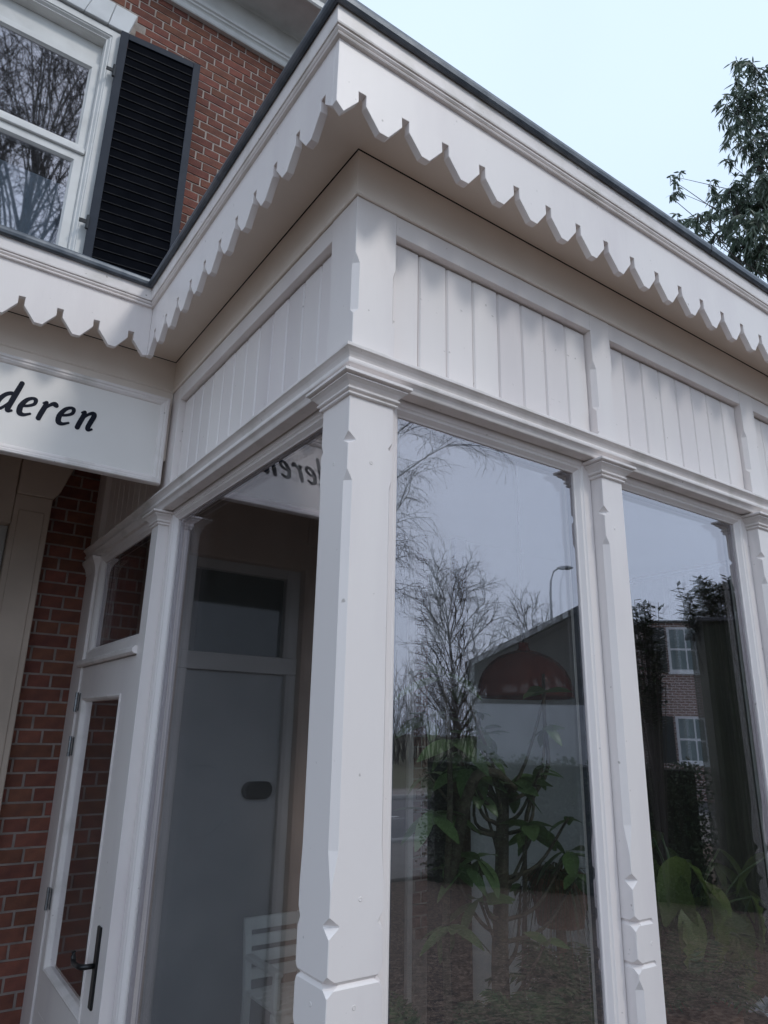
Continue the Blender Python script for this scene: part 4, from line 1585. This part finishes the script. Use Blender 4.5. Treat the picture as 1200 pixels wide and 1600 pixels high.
for c, rr, dn in blobs:
    p = Vector(c)
    t = max(.25, min(.93, (p.z - 2.6) / 17))
    q, _ = along(trunk_p, t)
    m_ = (q + p) / 2 + Vector((rng.uniform(-.3, .3), rng.uniform(-.3, .3), -.35))
    sp = spline([tuple(q), tuple(m_), c], 4)
    tb.tube(sp, [.022 - .016 * i / (len(sp) - 1) for i in range(len(sp))], 4, False)
    for j in range(int(2 + 16 * dn)):
        e_ = p + Vector((rng.uniform(-1, 1) * rr[0], rng.uniform(-1, 1) * rr[1], rng.uniform(-1.0, .9) * rr[2]))
        m_ = (p + e_) / 2 + Vector((0, 0, rr[2] * .25))
        tw_ = spline([tuple(p - Vector((0, 0, rr[2] * .3))), tuple(m_), tuple(e_)], 4)
        tb.tube(tw_, [.007 - .005 * k / (len(tw_) - 1) for k in range(len(tw_))], 3, False)
        for k in range(13):
            q, qd = along(tw_, .25 + .75 * rng.random())
            dl = (qd * .5 + Vector((rng.uniform(-.7, .7), rng.uniform(-.7, .7), -.75 + rng.uniform(-.4, .6)))).normalized()
            s_ = dl.cross(Vector((rng.uniform(-1, 1), rng.uniform(-1, 1), rng.uniform(-.3, .3)))).normalized()
            l, w = rng.uniform(.12, .24), rng.uniform(.015, .026)
            kk = len(evv)
            bend = Vector((0, 0, -.03))
            evv += [tuple(q), tuple(q + dl * l * .35 + s_ * w), tuple(q + dl * l * .72 + s_ * w * .7 + bend * .5), tuple(q + dl * l + bend), tuple(q + dl * l * .72 - s_ * w * .7 + bend * .5), tuple(q + dl * l * .35 - s_ * w)]
            evf.append((kk, kk + 1, kk + 2, kk + 3, kk + 4, kk + 5))
tb.build('trunk', 'twig', ev, smooth=True)
me = bpy.data.meshes.new('crown')
me.from_pydata(evv, [], evf)
obj('crown', me, 'euc_leaf', ev)

# hedge, laurels and shed across the yard (seen mirrored in the second window)
hv = Vector((.60, .80, 0))
hp0 = Vector((6.98, -3.45, 0))
hd = thing('clipped_hedge', 'dark clipped evergreen hedge across the yard, mirrored low in the second street window', 'hedge', tuple(hp0))
cb = MB(lambda u, d, z: tuple(hp0 - hv * u + Vector((hv.y, -hv.x, 0)) * d + Vector((0, 0, z))))
cb.box(0.05, 3.2, .10, .60, 0, 1.38)
cb.build('core', 'hedge_core', hd)
hb = []
for i in range(34):
    for j in range(8):
        for dd in (0.06, .34, .62):
            p = hp0 - hv * (i * .097) + Vector((hv.y, -hv.x, 0)) * dd
            hb.append(((p.x, p.y, .1 + j * .175 + (.06 * math.sin(i * 1.3) if j == 7 else 0)), (.13, .13, .14), 1))
leaf_cloud('foliage', 'hedge_leaf', hd, hb, 26, .055, .016, 6, droop=.1, shell=.3)


def laurel(label, base, z0, z1, r_, n, seed, down):
    rng = random.Random(seed)
    root = thing('laurel_shrub', label, 'shrub', base)
    st_ = MB()
    tips = []
    for i in range(n):
        a = rng.uniform(0, 6.28)
        e_ = Vector((base[0] + r_ * rng.random() * math.cos(a), base[1] + r_ * rng.random() * math.sin(a), z0 + (z1 - z0) * rng.random() ** .8))
        pts = spline([base, ((base[0] + e_.x) / 2, (base[1] + e_.y) / 2, e_.z * .55), tuple(e_)], 4)
        st_.tube(pts, [.012 - .009 * k / (len(pts) - 1) for k in range(len(pts))], 4, False)
        tips.append(pts)
    st_.build('trunk', 'twig', root)
    vs, fs = [], []
    for pts in tips:
        for k in range(18):
            p, d = along(pts, 1 - down * rng.random() ** 1.3)
            a = rng.uniform(0, 6.28)
            dl = Vector((math.cos(a), math.sin(a), rng.uniform(-.35, .5))).normalized()
            s_ = dl.cross(Vector((0, 0, 1))).normalized()
            l, w = rng.uniform(.09, .155), rng.uniform(.019, .030)
            kk = len(vs)
            vs += [tuple(p), tuple(p + dl * l * .5 + s_ * w), tuple(p + dl * l), tuple(p + dl * l * .5 - s_ * w)]
            fs.append((kk, kk + 1, kk + 2, kk + 3))
    me = bpy.data.meshes.new('crown')
    me.from_pydata(vs, [], fs)
    obj('crown', me, 'laurel_leaf', root)


laurel('narrow upright laurel rising above the hedge, mirrored left in the second street window', (6.60, -3.74, 0), 2.1, 3.32, .26, 70, 31, .22)
laurel('broad laurel spilling over the shed roof, mirrored at the right of the second street window', (7.86, -3.30, 0), 3.08, 3.70, .74, 190, 32, .07)
sv = Vector((.60, .80, 0))
sn = Vector((-.80, .60, 0))
S0 = Vector((7.06, -3.27, 0))
Sh = lambda u, d, z: tuple(S0 + sv * u - sn * d + Vector((0, 0, z)))
shed = thing('garden_shed', 'dark green timber shed across the yard, mirrored at the right of the second street window', 'shed', tuple(S0))
b_ = MB(Sh)
b_.box(.004, 2.4, .025, 1.8, 0, 3.06)
b_.build('wall', 'shed', shed)
b_ = MB(Sh)
b_.box(-.06, 2.45, -.06, 1.86, 3.062, 3.10)
b_.build('roof', 'roof_felt', shed)
for i in range(20):
    b_ = MB(Sh)
    b_.box(i * .12 + .001, i * .12 + .118, 0, .0245, .05, 3.06)
    b_.build('board', 'shed', shed, bevel=.003)
b_ = MB(Sh)
b_.box(.40, .445, -.022, -.001, .05, 3.06)
b_.build('corner_trim', 'shed_trim', shed, bevel=.004)

# ------------------------------------------------------------------ houses over the road (mirrored)
HO = Vector((18.80, -11.51, 0))
ht = Vector((.676, .737, 0))
hn = Vector((-.737, .676, 0))
Hm = lambda u, d, z: tuple(HO + ht * u - hn * d + Vector((0, 0, z)))
oh = thing('opposite_house', 'dark brick house with white four-pane windows over the road, mirrored in the second street window', 'house', tuple(HO))
me = MB()
me.box(-.62, 9.0, -7, 0, 0, 5.10)
me.box(-1.5, -.621, -6, -.02, 0, 4.50)
w_ = me.mesh('wall')
w_.materials.append(M['far_brick'])
ow = bpy.data.objects.new('wall', w_)
COL.objects.link(ow)
ow.parent = oh
ow.matrix_parent_inverse = Matrix()
ow.matrix_basis = Matrix.Rotation(math.atan2(ht.y, ht.x), 4, 'Z')
b_ = MB(Hm)
b_.box(-.68, 9.2, -.06, 7.2, 5.101, 5.18)
b_.box(-1.56, -.6805, -.04, 6.1, 4.501, 4.57)
b_.build('roof', 'far_roof', oh)


def far_window(root, T, u0, u1, z0, z1):
    w_ = MB(T)
    w_.frame(u0, u1, z0, z1, [(0, -.03), (.07, -.03), (.07, .0), (0, .0)])
    w_.box((u0 + u1) / 2 - .022, (u0 + u1) / 2 + .022, -.025, 0, z0 + .0701, z1 - .0701)
    w_.box(u0 + .0701, (u0 + u1) / 2 - .0225, -.02, 0, (z0 + z1) / 2 - .03, (z0 + z1) / 2 + .03)
    w_.box((u0 + u1) / 2 + .0225, u1 - .0701, -.02, 0, (z0 + z1) / 2 - .03, (z0 + z1) / 2 + .03)
    w_.box(u0 - .05, u1 + .05, -.08, 0, z0 - .07, z0 - .001)
    o = w_.build('window', 'far_white', root)
    for a, b2 in ((u0 + .07, (u0 + u1) / 2 - .022), ((u0 + u1) / 2 + .022, u1 - .07)):
        for c, d2 in ((z0 + .07, (z0 + z1) / 2 - .03), ((z0 + z1) / 2 + .03, z1 - .07)):
            g_ = MB(T)
            g_.box(a, b2, -.010, -.004, c, d2)
            g_.build('pane', 'far_glass', o)
    return o


far_window(oh, Hm, .0, 1.04, 3.62, 4.97)
far_window(oh, Hm, .02, 1.06, 1.02, 2.33)
far_window(oh, Hm, 3.2, 4.24, 3.62, 4.97)
far_window(oh, Hm, 3.2, 4.24, 1.02, 2.33)
for (a, b2, z0, z1) in ((-.56, -.06, 3.60, 4.97), (-.54, -.05, 1.0, 2.33), (1.10, 1.6, 3.6, 4.97)):
    s_ = MB(Hm)
    s_.box(a, b2, -.05, -.005, z0, z1)
    s_.build('shutter', 'far_shutter', oh, bevel=.01)
s_ = MB(Hm)
s_.box(-1.45, -.50, -.75, -.004, 2.60, 2.72)
s_.box(-1.45, -.56, -.68, -.004, 2.721, 2.80)
s_.build('door_canopy', 'canopy', oh, bevel=.01)
s_ = MB(Hm)
s_.box(-.74, -.68, -.05, -.001, 0, 2.6)
s_.build('drainpipe', 'canopy', oh)
cd = MB(Hm)
cd.lathe((.83, -.016, 1.28), [(.012, 0), (.03, .06), (.02, .14), (.0, .22)], 10)
cd.build('candle', 'candle', oh)

G0 = Vector((20.4, -22.4, 0))
gt = Vector((.742, .670, 0))
gn = Vector((-.670, .742, 0))
Gm = lambda u, d, z: tuple(G0 + gt * u - gn * d + Vector((0, 0, z)))
gh = thing('gable_house', 'dark gabled building over the road, mirrored at the right of the first street window', 'house', tuple(G0))
b_ = MB(Gm)
b_.poly([(.3, 0), (10.3, 0), (10.3, 4.6), (5.3, 7.1), (.3, 4.6)], .25, 14)
b_.build('gable_cladding', 'far_render', gh)
b_ = MB(Gm)
b_.box(.26, 10.34, .20, 14.05, 0, 2.95)
M['far_whitewash'] = surface('far_whitewashed_wall', (0.50, 0.52, 0.54), (0.42, 0.44, 0.46), rough=0.9, scale=1.0)
b_.build('wall', 'far_whitewash', gh)
b_ = MB(Gm)
b_.poly([(-.2, 4.42), (5.3, 7.17), (10.8, 4.42), (10.8, 4.70), (5.3, 7.45), (-.2, 4.70)], 0, 14.2)
b_.build('roof', 'far_roof', gh)
for u0, u1, z0, z1 in ((7.4, 8.6, .9, 2.6),):
    far_window(gh, lambda u, d, z: Gm(u, d + .25, z), u0, u1, z0, z1)

LP = Vector((30.55, -26.6, 0))
lpole = thing('street_lamp', 'grey curved-arm street lamp beyond the gabled building, mirrored in the first street window', 'street lamp', tuple(LP))
b_ = MB()
ar = Vector((.70, .714, 0))
pts = [LP + Vector((0, 0, z)) for z in (0, 4, 8, 9.6)] + [LP + ar * .06 + Vector((0, 0, 10.4)), LP + ar * .25 + Vector((0, 0, 10.95)), LP + ar * .55 + Vector((0, 0, 11.15))]
b_.tube(pts, [.11, .10, .08, .07, .06, .055, .05], 8)
b_.build('pole', 'galv', lpole, smooth=True)
b_ = MB()
p = LP + ar * .55 + Vector((0, 0, 11.15))
b_.tube([p - ar * .1, p + ar * .15, p + ar * .6, p + ar * .8], [.05, .13, .12, .04], 8)
b_.build('lamp_head', 'galv', lpole, smooth=True)

# distant hedgerow of bare scrub behind the road
rng = random.Random(77)
hs = MB()
for i in range(900):
    t = rng.uniform(-1, 1)
    a = R(140 + t * 38)
    dist = rng.uniform(38, 52)
    x, y = math.sin(a) * dist, math.cos(a) * dist
    h_ = rng.uniform(2.0, 5.6)
    p0 = Vector((x, y, 0))
    p1, r1_, d1 = grow(rng, p0, (rng.uniform(-.25, .25), rng.uniform(-.25, .25), 1), h_, .05, .012, 4, .18, -.02)
    hs.tube(p1, r1_, 3, False)
    for j in range(9):
        q, qd = along(p1, .15 + .85 * rng.random())
        p2, r2_, _ = grow(rng, q, side(rng, qd, rng.uniform(.4, .9)), h_ * rng.uniform(.15, .4), .018, .008, 3, .25, -.03)
        hs.tube(p2, r2_, 3, False)
me = bpy.data.meshes.new('scrub')
me.from_pydata(hs.v, [], hs.f)
tag(obj('scrub_belt', me, 'twig'), 'belt of bare scrub and saplings far beyond the road, mirrored in the first street window', 'scrub', kind='stuff')
